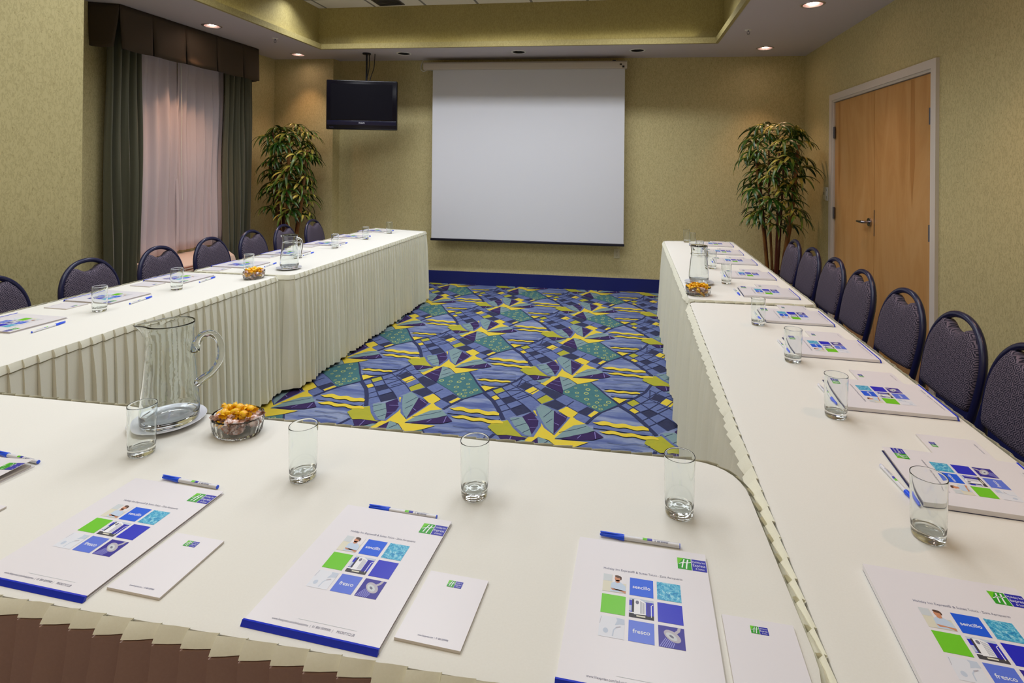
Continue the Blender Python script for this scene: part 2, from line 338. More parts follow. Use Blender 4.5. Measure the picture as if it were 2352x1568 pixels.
# floor with its printed carpet
CARPET = [('blue',[[-0.326,-0.018],[-0.153,-0.208],[-0.021,-0.3],[0.109,-0.407],[0.219,-0.513],[0.224,-0.522],[0.19,-0.595],[0.158,-0.674],[0.127,-0.657],[0.041,-0.599],[-0.05,-0.534],[-0.14,-0.469],[-0.181,-0.553],[-0.248,-0.63],[-0.32,-0.711],[-0.384,-0.576],[-0.437,-0.483],[-0.526,-0.376],[-0.415,-0.243],[-0.357,-0.153]]),('navy',[[-0.29,-0.163],[-0.231,-0.208],[-0.272,-0.281],[-0.332,-0.249]]),('navy',[[-0.341,-0.397],[-0.288,-0.441],[-0.347,-0.505],[-0.394,-0.446]]),('navy',[[-0.244,-0.495],[-0.178,-0.582],[-0.25,-0.648],[-0.307,-0.571]]),('yellow',[[-0.229,-0.224],[-0.178,-0.273],[-0.212,-0.347],[-0.273,-0.297]]),('olive',[[-0.431,-0.273],[-0.393,-0.319],[-0.442,-0.375],[-0.479,-0.335]]),('yellow',[[-0.441,-0.395],[-0.405,-0.438],[-0.432,-0.478],[-0.47,-0.436]]),('olive',[[-0.127,-0.332],[-0.068,-0.392],[-0.132,-0.468],[-0.172,-0.412]]),('navy',[[-0.15,-0.214],[-0.021,-0.3],[-0.059,-0.385],[-0.171,-0.271]]),('navy',[[-0.06,-0.396],[0.017,-0.466],[-0.024,-0.534],[-0.126,-0.472]]),('yellow',[[0.029,-0.474],[0.096,-0.536],[0.064,-0.59],[0.038,-0.59],[-0.022,-0.539]]),('navy',[[0.154,-0.46],[0.195,-0.493],[0.149,-0.574],[0.1,-0.535]]),('yellow',[[0.194,-0.503],[0.223,-0.517],[0.186,-0.596],[0.159,-0.573]]),('line',[[-0.401,-0.194],[-0.324,-0.265],[-0.198,-0.389],[-0.136,-0.469]],0.007),('line',[[-0.345,-0.095],[-0.198,-0.241],[-0.062,-0.391],[0.098,-0.541],[0.182,-0.597]],0.007),('line',[[-0.344,-0.233],[-0.291,-0.161],[-0.245,-0.101]],0.007),('line',[[-0.394,-0.325],[-0.287,-0.293],[-0.239,-0.213],[-0.189,-0.166]],0.007),('line',[[-0.297,-0.408],[-0.233,-0.34],[-0.189,-0.263]],0.007),('line',[[-0.172,-0.412],[-0.127,-0.332],[-0.096,-0.292]],0.007),('line',[[-0.062,-0.391],[-0.015,-0.305]],0.007),('line',[[0.023,-0.47],[0.059,-0.395]],0.007),('line',[[0.098,-0.541],[0.15,-0.461]],0.007),('line',[[0.149,-0.574],[0.182,-0.505]],0.007),('line',[[-0.479,-0.335],[-0.394,-0.446],[-0.307,-0.571],[-0.25,-0.648]],0.007),('line',[[-0.431,-0.273],[-0.341,-0.397],[-0.244,-0.495],[-0.178,-0.582]],0.007),('line',[[-0.47,-0.436],[-0.388,-0.324],[-0.332,-0.249],[-0.325,-0.124]],0.007),('line',[[-0.43,-0.477],[-0.341,-0.397],[-0.273,-0.297],[-0.231,-0.208]],0.007),('line',[[-0.383,-0.548],[-0.288,-0.441],[-0.212,-0.347]],0.007),('line',[[-0.35,-0.614],[-0.307,-0.571],[-0.244,-0.495]],0.007),('line',[[0.136,-0.086],[0.191,-0.167],[0.25,-0.272],[0.336,-0.401],[0.425,-0.508],[0.478,-0.601],[0.545,-0.739]],0.026),('line',[[0.547,-0.057],[0.505,-0.178],[0.447,-0.268],[0.336,-0.401],[0.233,-0.515],[0.19,-0.595],[0.158,-0.674]],0.018),('teal',[[-0.021,-0.3],[-0.024,-0.255],[0.015,-0.201],[0.059,-0.132],[0.14,-0.085],[0.191,-0.167],[0.25,-0.272],[0.331,-0.398],[0.233,-0.515],[0.219,-0.513],[0.109,-0.407]]),('ring',[[0.004,-0.267]]),('ring',[[0.053,-0.197]]),('ring',[[0.114,-0.136]]),('ring',[[0.135,-0.207]]),('ring',[[0.189,-0.215]]),('ring',[[0.069,-0.272]]),('ring',[[0.128,-0.269]]),('ring',[[0.074,-0.324]]),('ring',[[0.198,-0.292]]),('ring',[[0.137,-0.355]]),('ring',[[0.219,-0.343]]),('ring',[[0.204,-0.391]]),('ring',[[0.275,-0.375]]),('ring',[[0.155,-0.422]]),('ring',[[0.258,-0.417]]),('ring',[[0.192,-0.455]]),('ring',[[0.225,-0.432]]),('ring',[[0.23,-0.478]]),('purple',[[-0.152,-0.196],[-0.129,-0.143],[-0.075,-0.03],[-0.024,-0.255],[-0.021,-0.3]]),('green',[[-0.077,-0.024],[-0.038,-0.036],[0.012,-0.078],[0.054,-0.139],[0.015,-0.201],[-0.024,-0.255]]),('yellow',[[-0.153,0.275],[-0.142,0.284],[-0.097,0.173],[-0.048,0.083],[0.005,0.014],[0.029,0.07],[0.07,0.227],[0.001,0.297],[0.035,0.365],[0.115,0.296],[0.091,0.239],[0.112,0.21],[0.171,0.167],[0.091,0.103],[0.017,-0.032],[0.106,-0.031],[0.2,-0.029],[0.138,-0.086],[0.06,-0.134],[0.017,-0.08],[-0.014,-0.045],[-0.073,-0.023],[-0.129,-0.143],[-0.15,-0.202],[-0.189,-0.166],[-0.137,-0.068],[-0.097,0.046],[-0.093,0.131],[-0.096,0.171]]),('blue',[[-0.125,0.257],[-0.048,0.083],[0.005,0.014],[0.055,0.188],[0.068,0.234]],0.018),('green',[[-0.113,0.368],[-0.14,0.308],[-0.099,0.202],[-0.05,0.097],[0.005,0.018],[-0.028,0.291],[-0.075,0.344]]),('purple',[[-0.03,0.298],[0.056,0.239],[0.055,0.188],[0.005,0.018]]),('green',[[0.015,-0.026],[0.053,0.061],[0.106,0.141],[0.166,0.166],[0.225,0.101],[0.159,0.048],[0.072,-0.002]]),('purple',[[0.045,-0.027],[0.114,0.026],[0.228,0.092],[0.277,0.037],[0.223,-0.002],[0.128,-0.02]]),('green',[[-0.279,0.153],[-0.239,0.175],[-0.199,0.183],[-0.152,0.105],[-0.106,-0.023],[-0.146,-0.017],[-0.213,0.051]]),('purple',[[-0.202,0.19],[-0.156,0.259],[-0.097,0.173],[-0.086,0.104],[-0.106,-0.023],[-0.143,0.079]]),('blue',[[-0.123,0.212],[-0.092,0.16],[-0.085,0.101],[-0.105,-0.025],[-0.153,-0.025],[-0.228,0.063],[-0.277,0.153]],0.018),('olive',[[-0.37,0.035],[-0.357,0.08],[-0.276,0.131],[-0.228,0.049],[-0.16,-0.033],[-0.112,-0.04],[-0.168,-0.041],[-0.247,-0.034],[-0.294,-0.045],[-0.339,-0.0]]),('purple',[[-0.289,-0.051],[-0.242,-0.035],[-0.13,-0.047],[-0.156,-0.072],[-0.238,-0.119]]),('green',[[-0.222,-0.135],[-0.156,-0.072],[-0.132,-0.069],[-0.175,-0.164]]),('line',[[-0.078,0.206],[-0.04,0.304]],0.004),('line',[[-0.053,0.138],[-0.026,0.194]],0.004),('line',[[0.032,0.044],[0.119,0.095],[0.174,0.14]],0.004),('line',[[-0.045,-0.101],[-0.015,-0.058]],0.004),('line',[[-0.03,-0.185],[0.019,-0.127]],0.004),('line',[[-0.259,0.128],[-0.214,0.165]],0.004),('line',[[-0.218,0.064],[-0.164,0.117]],0.004),('line',[[-0.165,0.006],[-0.133,0.046]],0.004),('lilac',[[-0.015,0.278],[0.05,0.223]],0.004),('lilac',[[-0.006,0.147],[0.022,0.125]],0.004),('lilac',[[0.138,-0.002],[0.153,0.033]],0.004),('lilac',[[0.235,0.009],[0.226,0.081]],0.004),('lilac',[[-0.164,0.16],[-0.102,0.165]],0.004),('lilac',[[-0.135,0.066],[-0.094,0.081]],0.004),('lilac',[[-0.124,-0.154],[-0.041,-0.193]],0.004),('lilac',[[-0.11,-0.114],[-0.059,-0.117]],0.004),('lilac',[[-0.217,-0.109],[-0.218,-0.044]],0.004),('yellow',[[0.205,0.195],[0.223,0.194],[0.239,0.2],[0.253,0.213],[0.269,0.219],[0.287,0.217],[0.307,0.208],[0.326,0.199],[0.344,0.197],[0.36,0.203],[0.376,0.208],[0.393,0.206],[0.412,0.197],[0.431,0.189],[0.449,0.187],[0.465,0.192],[0.481,0.198],[0.498,0.195],[0.519,0.176],[0.523,0.153],[0.506,0.152],[0.489,0.152],[0.474,0.147],[0.458,0.142],[0.441,0.143],[0.422,0.152],[0.403,0.161],[0.386,0.162],[0.37,0.157],[0.354,0.152],[0.337,0.153],[0.317,0.162],[0.298,0.171],[0.281,0.172],[0.265,0.167],[0.247,0.169],[0.227,0.179],[0.205,0.195]]),('yellow',[[0.247,0.096],[0.265,0.093],[0.282,0.098],[0.297,0.109],[0.314,0.114],[0.332,0.112],[0.351,0.104],[0.371,0.096],[0.389,0.094],[0.405,0.099],[0.422,0.104],[0.44,0.102],[0.459,0.094],[0.478,0.086],[0.496,0.084],[0.512,0.089],[0.529,0.094],[0.547,0.092],[0.567,0.075],[0.57,0.058],[0.553,0.058],[0.535,0.059],[0.519,0.054],[0.503,0.049],[0.485,0.05],[0.466,0.058],[0.447,0.067],[0.43,0.068],[0.413,0.063],[0.397,0.058],[0.379,0.06],[0.36,0.068],[0.34,0.076],[0.322,0.078],[0.306,0.073],[0.288,0.074],[0.268,0.081],[0.247,0.096]]),('yellow',[[0.232,-0.21],[0.246,-0.21],[0.258,-0.205],[0.269,-0.196],[0.281,-0.191],[0.294,-0.192],[0.309,-0.197],[0.323,-0.202],[0.337,-0.202],[0.349,-0.197],[0.361,-0.192],[0.374,-0.193],[0.389,-0.198],[0.403,-0.203],[0.416,-0.203],[0.428,-0.198],[0.441,-0.194],[0.454,-0.194],[0.47,-0.206],[0.473,-0.22],[0.46,-0.221],[0.447,-0.222],[0.435,-0.226],[0.423,-0.231],[0.41,-0.231],[0.396,-0.226],[0.381,-0.221],[0.368,-0.221],[0.356,-0.226],[0.344,-0.23],[0.331,-0.23],[0.316,-0.225],[0.302,-0.22],[0.288,-0.22],[0.276,-0.225],[0.263,-0.224],[0.248,-0.22],[0.232,-0.21]]),('yellow',[[0.296,-0.32],[0.314,-0.302],[0.349,-0.314],[0.39,-0.313],[0.341,-0.386]]),('wline',[[0.295,-0.011],[0.376,-0.021],[0.445,-0.002],[0.521,-0.019]],0.005),('wline',[[0.236,-0.086],[0.317,-0.082],[0.384,-0.057],[0.48,-0.076]],0.005),('wline',[[0.219,-0.162],[0.306,-0.133],[0.404,-0.144],[0.491,-0.11]],0.005),('blue',[[0.215,0.14],[0.34,0.13],[0.537,0.107]],0.03),('blue',[[0.24,-0.17],[0.363,-0.17],[0.496,-0.156]],0.03),('blue',[[0.287,-0.27],[0.346,-0.287],[0.425,-0.272]],0.03)]
mot = {}
def carpet_mat(name, a, b, sc=28):
    M = Mat(name, a, 0.95); n = M.noise(M.coord((sc, sc * 1.6, sc)), 1.0, 5, 0.65, 0.8); f = M.noise(M.coord((500, 500, 500)), 1.0, 1)
    M.set('Base Color', M.mix(M.math('ADD', M.math('MULTIPLY', n, 1.1), M.math('MULTIPLY', M.math('SUBTRACT', f, .5), .5)), a, b)); M.bump(f, 0.3, 0.002); return M.m
Mb = Mat('carpet_wave_blue', (90, 108, 160), 0.95)
vv = Mb.coord((3.2, 16, 1)); n1 = Mb.noise(vv, 1.0, 4, 0.6, 0.4); v2 = Mb.coord((30, 60, 1)); n2 = Mb.noise(v2, 1.0, 4, .7)
cc = Mb.ramp(n1, [(0.36, (72, 86, 140)), (0.48, (106, 120, 162)), (0.64, (144, 154, 178))])
cc = Mb.mix(Mb.math('MULTIPLY', n2, .55), cc, (64, 74, 118)); Mb.set('Base Color', cc)
cm = {'base': Mb.m, 'blue': carpet_mat('carpet_check_blue', (58, 70, 128), (104, 118, 158)), 'navy': carpet_mat('carpet_navy', (22, 24, 52), (40, 46, 82)),
      'yellow': carpet_mat('carpet_yellow', (216, 178, 16), (196, 184, 66)), 'olive': carpet_mat('carpet_olive', (176, 164, 30), (140, 146, 40), 14), 'teal': carpet_mat('carpet_teal', (40, 88, 100), (66, 112, 112)),
      'ring': carpet_mat('carpet_ring', (168, 176, 104), (150, 164, 100)), 'purple': carpet_mat('carpet_purple', (30, 8, 62), (48, 22, 84)), 'green': carpet_mat('carpet_leaf', (96, 124, 134), (122, 144, 142), 40),
      'line': carpet_mat('carpet_line', (24, 30, 70), (36, 44, 84)), 'lilac': carpet_mat('carpet_lilac', (120, 110, 180), (130, 120, 180)), 'wline': carpet_mat('carpet_wave_line', (70, 84, 130), (64, 78, 120))}
keys = list(cm); bm = bmesh.new()
poly(bm, [(XW - .1, YF - .1), (XR + .1, YF - .1), (XR + .1, YB + .1), (XW - .1, YB + .1)], 0.0, 0)
for i in range(-4, 5):
    for j in range(-4, 5):
        ox = -1.228 + .862 * i + .015 * j; oy = 3.736 - .025 * i + .85 * j
        if ox < -5 or ox > 2.7 or oy < 0.2 or oy > 7: continue
        far = ox < -2.9 or ox > 1.2 or oy < 1.0
        for k, e in enumerate(CARPET):
            mi = keys.index(e[0]); z = 0.0006 + 0.00006 * k; pts = [(p[0] + ox, p[1] + oy) for p in e[1]]
            if far and e[0] in ('lilac', 'wline', 'ring'): continue
            if e[0] == 'ring':
                c = pts[0]; n = 10; R0 = .0135 + .0035 * ((k * 7) % 3 - 1) ; R1 = R0 * .6
                a = [bm.verts.new((c[0] + R0 * math.cos(2 * PI * t / n), c[1] + R0 * 1.1 * math.sin(2 * PI * t / n), z)) for t in range(n)]
                b = [bm.verts.new((c[0] + R1 * math.cos(2 * PI * t / n), c[1] + R1 * 1.1 * math.sin(2 * PI * t / n), z)) for t in range(n)]
                bridge(bm, a, b, mi)
            elif len(e) == 3: ribbon(bm, pts, e[2], z, mi)
            else: poly(bm, pts, z, mi)
for co, no in (((XR + .05, 0, 0), (1, 0, 0)), ((0, YB + .05, 0), (0, 1, 0)), ((XW - .05, 0, 0), (-1, 0, 0))):
    bmesh.ops.bisect_plane(bm, geom=bm.verts[:] + bm.edges[:] + bm.faces[:], plane_co=co, plane_no=no, clear_outer=True)
for f in bm.faces:
    f.normal_update()
    if f.normal.z < 0: f.normal_flip()
struct('floor', bm, [cm[k] for k in keys], smooth=False)

# double door in the right wall
wood = Mat('maple_veneer', (204, 154, 96), 0.38)
v = wood.coord((30, 5, .9)); n = wood.noise(v, 1.0, 6, 0.6, 1.6); n2 = wood.noise(wood.coord((3, 2.2, .5)), 1.0, 3)
c = wood.ramp(n, [(0.3, (188, 136, 78)), (0.5, (204, 154, 96)), (0.7, (212, 166, 110))]); wood.set('Base Color', wood.mix(wood.math('MULTIPLY', n2, .4), c, (190, 134, 72)))
wood_dark = Mat('maple_heartwood', (178, 122, 60), 0.38); n = wood_dark.noise(wood_dark.coord((60, 20, 2)), 1, 4); wood_dark.set('Base Color', wood_dark.mix(n, (176, 118, 58), (192, 138, 80)))
door = empty('door_1', (XR, (DY0 + DY1) / 2, 0)); door['kind'] = 'structure'
hy = (DY1 - DY0) / 2
bm = bmesh.new()
box(bm, -.022, .1, -hy - .058, -hy, 0, DH + .058); box(bm, -.022, .1, hy, hy + .058, 0, DH + .058); box(bm, -.022, .1, -hy, hy, DH, DH + .058)
box(bm, -.008, .1, -hy, -hy + .018, 0, DH); box(bm, -.008, .1, hy - .018, hy, 0, DH); box(bm, -.008, .1, -hy + .018, hy - .018, DH - .018, DH)
obj('door_frame', bm, frame_w, door, smooth=False)
def leaf(y0, y1, streak):
    bm = bmesh.new(); box(bm, .006, .05, y0, y1, .01, DH - .024, 0)
    sy, sw, z0 = streak
    a = [(.0055, sy + sw * .5, DH - .03), (.0055, sy - sw * .5, DH - .03), (.0055, sy - sw * .75, 1.5), (.0055, sy - sw * .2, z0), (.0055, sy + sw * .05, z0 - .12), (.0055, sy + sw * .3, z0), (.0055, sy + sw * .7, 1.5)]
    bm.faces.new([bm.verts.new(p) for p in a]).material_index = 1
    return obj('door_leaf', bm, [wood.m, wood_dark.m], door, smooth=False)
l1 = leaf(-hy + .021, .0015, (-.57, .045, 1.32)); l2 = leaf(.0065, hy - .021, (.72, .035, 1.3))
bm = bmesh.new()
lathe(bm, [(0, -.012), (.034, -.012), (.034, 0), (0, 0)], 28)
for v_ in bm.verts: v_.co = Vector((v_.co.z + .006, v_.co.x + .075, v_.co.y + 1.035))
tube(bm, [(-.004, .075, 1.035), (-.04, .075, 1.035), (-.05, .085, 1.035), (-.052, .13, 1.033), (-.05, .185, 1.032)], [.011, .011, .012, .011, .009], 12)
obj('door_handle', bm, chrome, l2)
bm = bmesh.new(); box(bm, .003, .006, -.004, .004, .93, 1.14); obj('latch_plate', bm, dark_steel, l1)
for L_, yy in ((l1, -hy + .030), (l2, hy - .030)):
    for zz in (1.82, 1.05, .28):
        bm = bmesh.new(); lathe(bm, [(0, -.055), (.009, -.055), (.009, -.019), (.0082, -.018), (.009, -.017), (.009, .017), (.0082, .018), (.009, .019), (.009, .055), (0, .055)], 14)
        box(bm, -.001, .006, -.016, .016, -.055, .055)
        for v_ in bm.verts: v_.co += Vector((-.006, yy, zz))
        obj('hinge', bm, dark_steel, L_)

# wall plates
def plate(name, label, cat, loc, face, w, h, mat, extras):
    bm = bmesh.new(); box(bm, -w / 2, w / 2, -.006, 0, -h / 2, h / 2, 0, .002)
    r = {'y': 0, 'x': -PI / 2}[face]
    t = empty(name, loc, r, label, cat); obj('cover_plate', bm, mat, t)
    for nm, bx, m_ in extras:
        bm = bmesh.new(); box(bm, *bx, 0, .001); obj(nm, bm, m_, t)
    return t
# plates face -y in their own frame; on the right wall they are turned to face -x
slotm = plain('dark_slot', (60, 52, 36), 0.6)
o_ = empty('power_outlet', (-.093, YB, .45), 0, 'beige double power outlet low on the back wall beside the projection screen', 'power outlet')
bm = bmesh.new(); box(bm, -.035, .035, -.006, 0, -.058, .058, 0, .002); obj('cover_plate', bm, beige_pl, o_)
for dz in (.022, -.022):
    bm = bmesh.new(); lathe(bm, [(0, -.0015), (.016, -.0015), (.017, 0)], 20)
    for v_ in bm.verts: v_.co = Vector((v_.co.x, v_.co.z - .0065, v_.co.y + dz))
    s = obj('socket', bm, beige_pl, o_)
    bm = bmesh.new(); box(bm, -.008, -.0055, -.0086, -.0078, dz - .001, dz + .008); box(bm, .0055, .008, -.0086, -.0078, dz - .001, dz + .008); box(bm, -.0025, .0025, -.0086, -.0078, dz - .012, dz - .007)
    obj('slot', bm, slotm, s)
for nm, lab, cat, y, z, h_, mt, ex in (
    ('thermostat', 'slim beige wall control with a dark slot, nearest the corner plant', 'wall control', 5.74, 1.225, .125, beige_pl, [('display', (-.008, .008, -.008, -.006, -.014, .014), black_pl)]),
    ('dimmer_switch', 'white slide dimmer in the middle of the three wall plates by the door', 'light switch', 5.675, 1.222, .135, white_pl, [('slider', (-.008, .008, -.010, -.006, -.02, .03), white_pl), ('track', (-.003, .003, -.0075, -.006, -.045, .045), slotm)]),
    ('light_switch', 'beige toggle switch plate closest to the white door frame', 'light switch', 5.608, 1.22, .115, beige_pl, [('toggle', (-.005, .005, -.016, -.006, -.008, .012), beige_pl)])):
    # rotate so that local -y faces world -x
    t = empty(nm, (XR, y, z), -PI / 2, lab, cat)
    bm = bmesh.new(); w_ = .026 if nm != 'dimmer_switch' else .03; box(bm, -w_, w_, -.007, 0, -h_ / 2, h_ / 2, 0, .002); obj('cover_plate', bm, mt, t)
    for n2_, bx, m_ in ex:
        bm = bmesh.new(); box(bm, *bx, 0, .0008); obj(n2_, bm, m_, t)

# ceiling fittings
trim_m = plain('brushed_trim', (190, 180, 176), 0.3, Metallic=.6)
refl = plain('satin_reflector', (205, 185, 182), 0.3, Metallic=1.0)
dark_can = plain('dark_can', (18, 16, 18), 0.6)
bulb = Mat('lit_bulb', (255, 230, 210), 0.5, Emission_Color=(1, .82, .7, 1), Emission_Strength=30.0).m
bulb_off = plain('unlit_bulb', (60, 56, 60), 0.3)
def downlight(x, y, lit, label, group):
    t = empty('recessed_downlight', (x, y, ZC(x)), 0, label, 'ceiling light', group)
    bm = bmesh.new(); lathe(bm, [(.068, 0.004), (.070, -.004), (.085, -.005), (.092, 0.0)], 40); obj('trim_ring', bm, trim_m if lit else white_pl, t)
    bm = bmesh.new(); lathe(bm, [(.069, -.002), (.062, .03), (.05, .07), (.045, .1), (0, .1)], 40); obj('reflector', bm, refl if lit else dark_can, t)
    bm = bmesh.new(); lathe(bm, [(0, .008), (.026, .012), (.038, .026), (.038, .05), (.02, .095), (0, .098)], 24); obj('bulb', bm, bulb if lit else bulb_off, t)
    return t
for (x, y), lab in zip(LIT[:6], ('lit recessed downlight above the right wall, nearer than the sprinkler', 'lit recessed downlight above the plant beside the door', 'lit recessed downlight above the plant in the left corner', 'lit recessed downlight in front of the window valance', 'lit recessed downlight above the middle of the right chair row', 'lit recessed downlight above the near end of the right chair row')):
    downlight(x, y, True, lab, 'lit downlights in the soffit')
for (x, y), lab in zip(LIT_BACK, ('lit recessed downlight behind the camera, window side', 'lit recessed downlight behind the camera, middle', 'lit recessed downlight behind the camera, door side')): downlight(x, y, True, lab, 'lit downlights in the soffit')
for x, y, lab in ((.12, 5.95, 'unlit recessed downlight near the right end of the projection screen'), (-1.217, 5.95, 'unlit recessed downlight above the middle of the projection screen'), (-2.607, 5.95, 'unlit recessed downlight between the television mount and the projection screen')):
    downlight(x, y, False, lab, 'unlit downlights along the back wall')
for x, y, lab in ((-3.702, 5.124, 'small white sprinkler head in the soffit beside the window valance'), (1.108, 5.141, 'small white sprinkler head in the soffit near the right side of the tray')):
    t = empty('fire_sprinkler', (x, y, ZC(x)), 0, lab, 'sprinkler', 'ceiling sprinkler heads')
    bm = bmesh.new(); lathe(bm, [(0, 0), (.032, 0), (.03, -.005), (.012, -.008), (0, -.008)], 24); obj('escutcheon', bm, white_pl, t)
    bm = bmesh.new(); tube(bm, [(0, 0, -.006), (0, 0, -.02)], .006, 10)
    for s in (-1, 1): tube(bm, [(s * .004, 0, -.018), (s * .012, 0, -.026), (s * .011, 0, -.036), (0, 0, -.042)], .002, 6)
    lathe(bm, [(0, -.044), (.012, -.044), (.012, -.042), (0, -.042)], 14); obj('deflector', bm, dark_steel, t)
t = empty('ceiling_vent', (-2.62, 5.5, ZC(-2.62) + TRAY), 0, 'grey air vent in the raised tray ceiling', 'air vent')
bm = bmesh.new(); box(bm, -.15, .15, -.15, .15, -.012, 0); obj('frame', bm, dark_steel, t)
bm = bmesh.new()
for k in range(7): box(bm, -.13, .13, -.13 + k * .04, -.115 + k * .04, -.02, -.012)
obj('louvre', bm, dark_steel, t)

# projection screen
scr = empty('projection_screen', (-1.19, 6.22, .555), 0, 'pulled-down white projection screen hanging on the back wall', 'projection screen')
screen_m = Mat('matte_screen', (220, 221, 227), 0.9)
def zt(x, zl, zr): return zl + (zr - zl) * (x + 2.45) / 2.46
bm = bmesh.new()
for x0, x1 in ((-2.345, -.015),):
    v_ = [(x0, 0, .03), (x1, 0, .03), (x1, 0, zt(x1, 2.66, 2.62) - .555), (x0, 0, zt(x0, 2.66, 2.62) - .555)]
    a = ring(bm, [(x + 1.19, y - .002, z) for x, y, z in v_]); b = ring(bm, [(x + 1.19, y + .002, z) for x, y, z in v_])
    bm.faces.new(a); bm.faces.new(b[::-1]); bridge(bm, a, b)
bmesh.ops.recalc_face_normals(bm, faces=bm.faces)
obj('screen_fabric', bm, screen_m.m, scr, smooth=False)
bm = bmesh.new(); box(bm, -1.165, 1.185, -.014, .014, 0, .03, 0, .006); obj('weight_bar', bm, plain('black_bar', (16, 14, 34), 0.35), scr)
bm = bmesh.new()
for sgn in (0, 1): pass
prof = [(-.045, .0), (-.055, .02), (-.055, .07), (-.04, .088), (.03, .088), (.05, .07), (.05, .01), (.03, 0)]
A_ = ring(bm, [(-2.45 + 1.19, y, 2.645 - .555 + z) for y, z in prof]); B_ = ring(bm, [(.01 + 1.19, y, 2.608 - .555 + z) for y, z in prof])
bridge(bm, A_, B_); bm.faces.new(A_); bm.faces.new(B_[::-1]); bmesh.ops.recalc_face_normals(bm, faces=bm.faces)
case = obj('screen_case', bm, plain('screen_case_paint', (198, 188, 172), 0.5), scr)
bm = bmesh.new(); box(bm, 1.145, 1.17, -.0565, -.055, 2.06, 2.068 + .015); obj('maker_label', bm, black_pl, case)
bm = bmesh.new(); box(bm, 1.115, 1.14, -.0565, -.055, 2.09, 2.108); obj('rating_label', bm, slotm, case)
for sx_ in (-1.1, 1.05):
    bm = bmesh.new(); box(bm, sx_ - .02, sx_ + .02, .0, .135, 2.1, 2.16); obj('wall_bracket', bm, black_pl, scr)
cab = smooth_path([(-2.49, 6.3, 2.795), (-2.505, 6.26, 2.74), (-2.5, 6.22, 2.66), (-2.46, 6.21, 2.63), (-2.42, 6.22, 2.65)], 5)
bm = bmesh.new(); tube(bm, [(p.x + 1.19, p.y - 6.22, p.z - .555) for p in cab], .005, 8); obj('power_cord', bm, white_pl, scr)

# television on its ceiling pole
tv = empty('television', (-3.04, 5.78, 1.88), math.radians(17), 'black flat television hanging from the ceiling beside the projection screen', 'television')
tvm = plain('gloss_black', (6, 6, 20), 0.2); scrn = plain('dark_screen', (5, 5, 18), 0.35, Specular_IOR_Level=.25)
bm = bmesh.new(); box(bm, -.40, .40, -.03, .045, 0, .575, 0, .012); box(bm, -.25, .25, .045, .08, .1, .48, 0, .01); body = obj('housing', bm, tvm, tv)
bm = bmesh.new(); box(bm, -.35, .345, -.032, -.0302, .115, .53); obj('screen', bm, scrn, body)
bm = bmesh.new(); box(bm, -.388, .388, -.033, -.0302, .052, .105, 0, .001); obj('speaker_bar', bm, plain('gloss_speaker', (26, 26, 48), 0.2), body)
bm = bmesh.new(); text_into(bm, 'PHILIPS', .021, lambda x, y: (x, -.0336, y + .07), 0, 'CENTER', .0006); obj('maker_name', bm, plain('silver_letter', (200, 200, 210), .3), body, smooth=False)
bm = bmesh.new(); text_into(bm, 'Pixel Plus', .012, lambda x, y: (x - .36, -.0308, y + .022), 0); obj('badge', bm, plain('dim_letter', (90, 90, 120), .3), body, smooth=False)
bm = bmesh.new(); tube(bm, [(.02, .13, .25), (.02, .13, ZC(-3.1) - 1.88)], .011, 12); box(bm, -.03, .07, .075, .145, .2, .3); lathe(bm, [(.05, ZC(-3.1) - 1.882), (.05, ZC(-3.1) - 1.895), (0, ZC(-3.1) - 1.895)], 24, cx=.02, cy=.13)
obj('ceiling_pole', bm, black_pl, tv)
for dx, k in ((.05, 0), (.085, 1)):
    bm = bmesh.new(); p = smooth_path([(dx + .03 * k, .13, ZC(-3.1) - 1.885), (dx + .02 * k, .12, .75), (dx - .02, .1, .6), (dx - .03, .06, .45)], 5); tube(bm, p, .005, 8); obj('cable', bm, black_pl, tv)

# ------------------------------------------------------------ window dressing
drape_m = fabric('olive_drape', (92, 92, 70), (80, 79, 60), 0.5, 160, 0.15, Sheen_Weight=0.4)
val_m = fabric('taupe_valance', (76, 62, 46), (68, 55, 40), 0.8, 200, 0.15)
sheer = Mat('sheer_curtain', (238, 226, 228), 0.9, Transmission_Weight=0.0)
sh_n = sheer.noise(sheer.coord((400, 400, 60)), 1.0, 2); sheer.bump(sh_n, 0.1, 0.001)
nt = sheer.nt; tr = nt.nodes.new('ShaderNodeBsdfTranslucent'); tr.inputs[0].default_value = s2l((225, 212, 216)); tp = nt.nodes.new('ShaderNodeBsdfTransparent')
m1 = nt.nodes.new('ShaderNodeMixShader'); m1.inputs[0].default_value = .35; m2 = nt.nodes.new('ShaderNodeMixShader'); m2.inputs[0].default_value = .12
nt.links.new(sheer.b.outputs[0], m1.inputs[1]); nt.links.new(tr.outputs[0], m1.inputs[2]); nt.links.new(m1.outputs[0], m2.inputs[1]); nt.links.new(tp.outputs[0], m2.inputs[2])
nt.links.new(m2.outputs[0], nt.nodes['Material Output'].inputs[0])
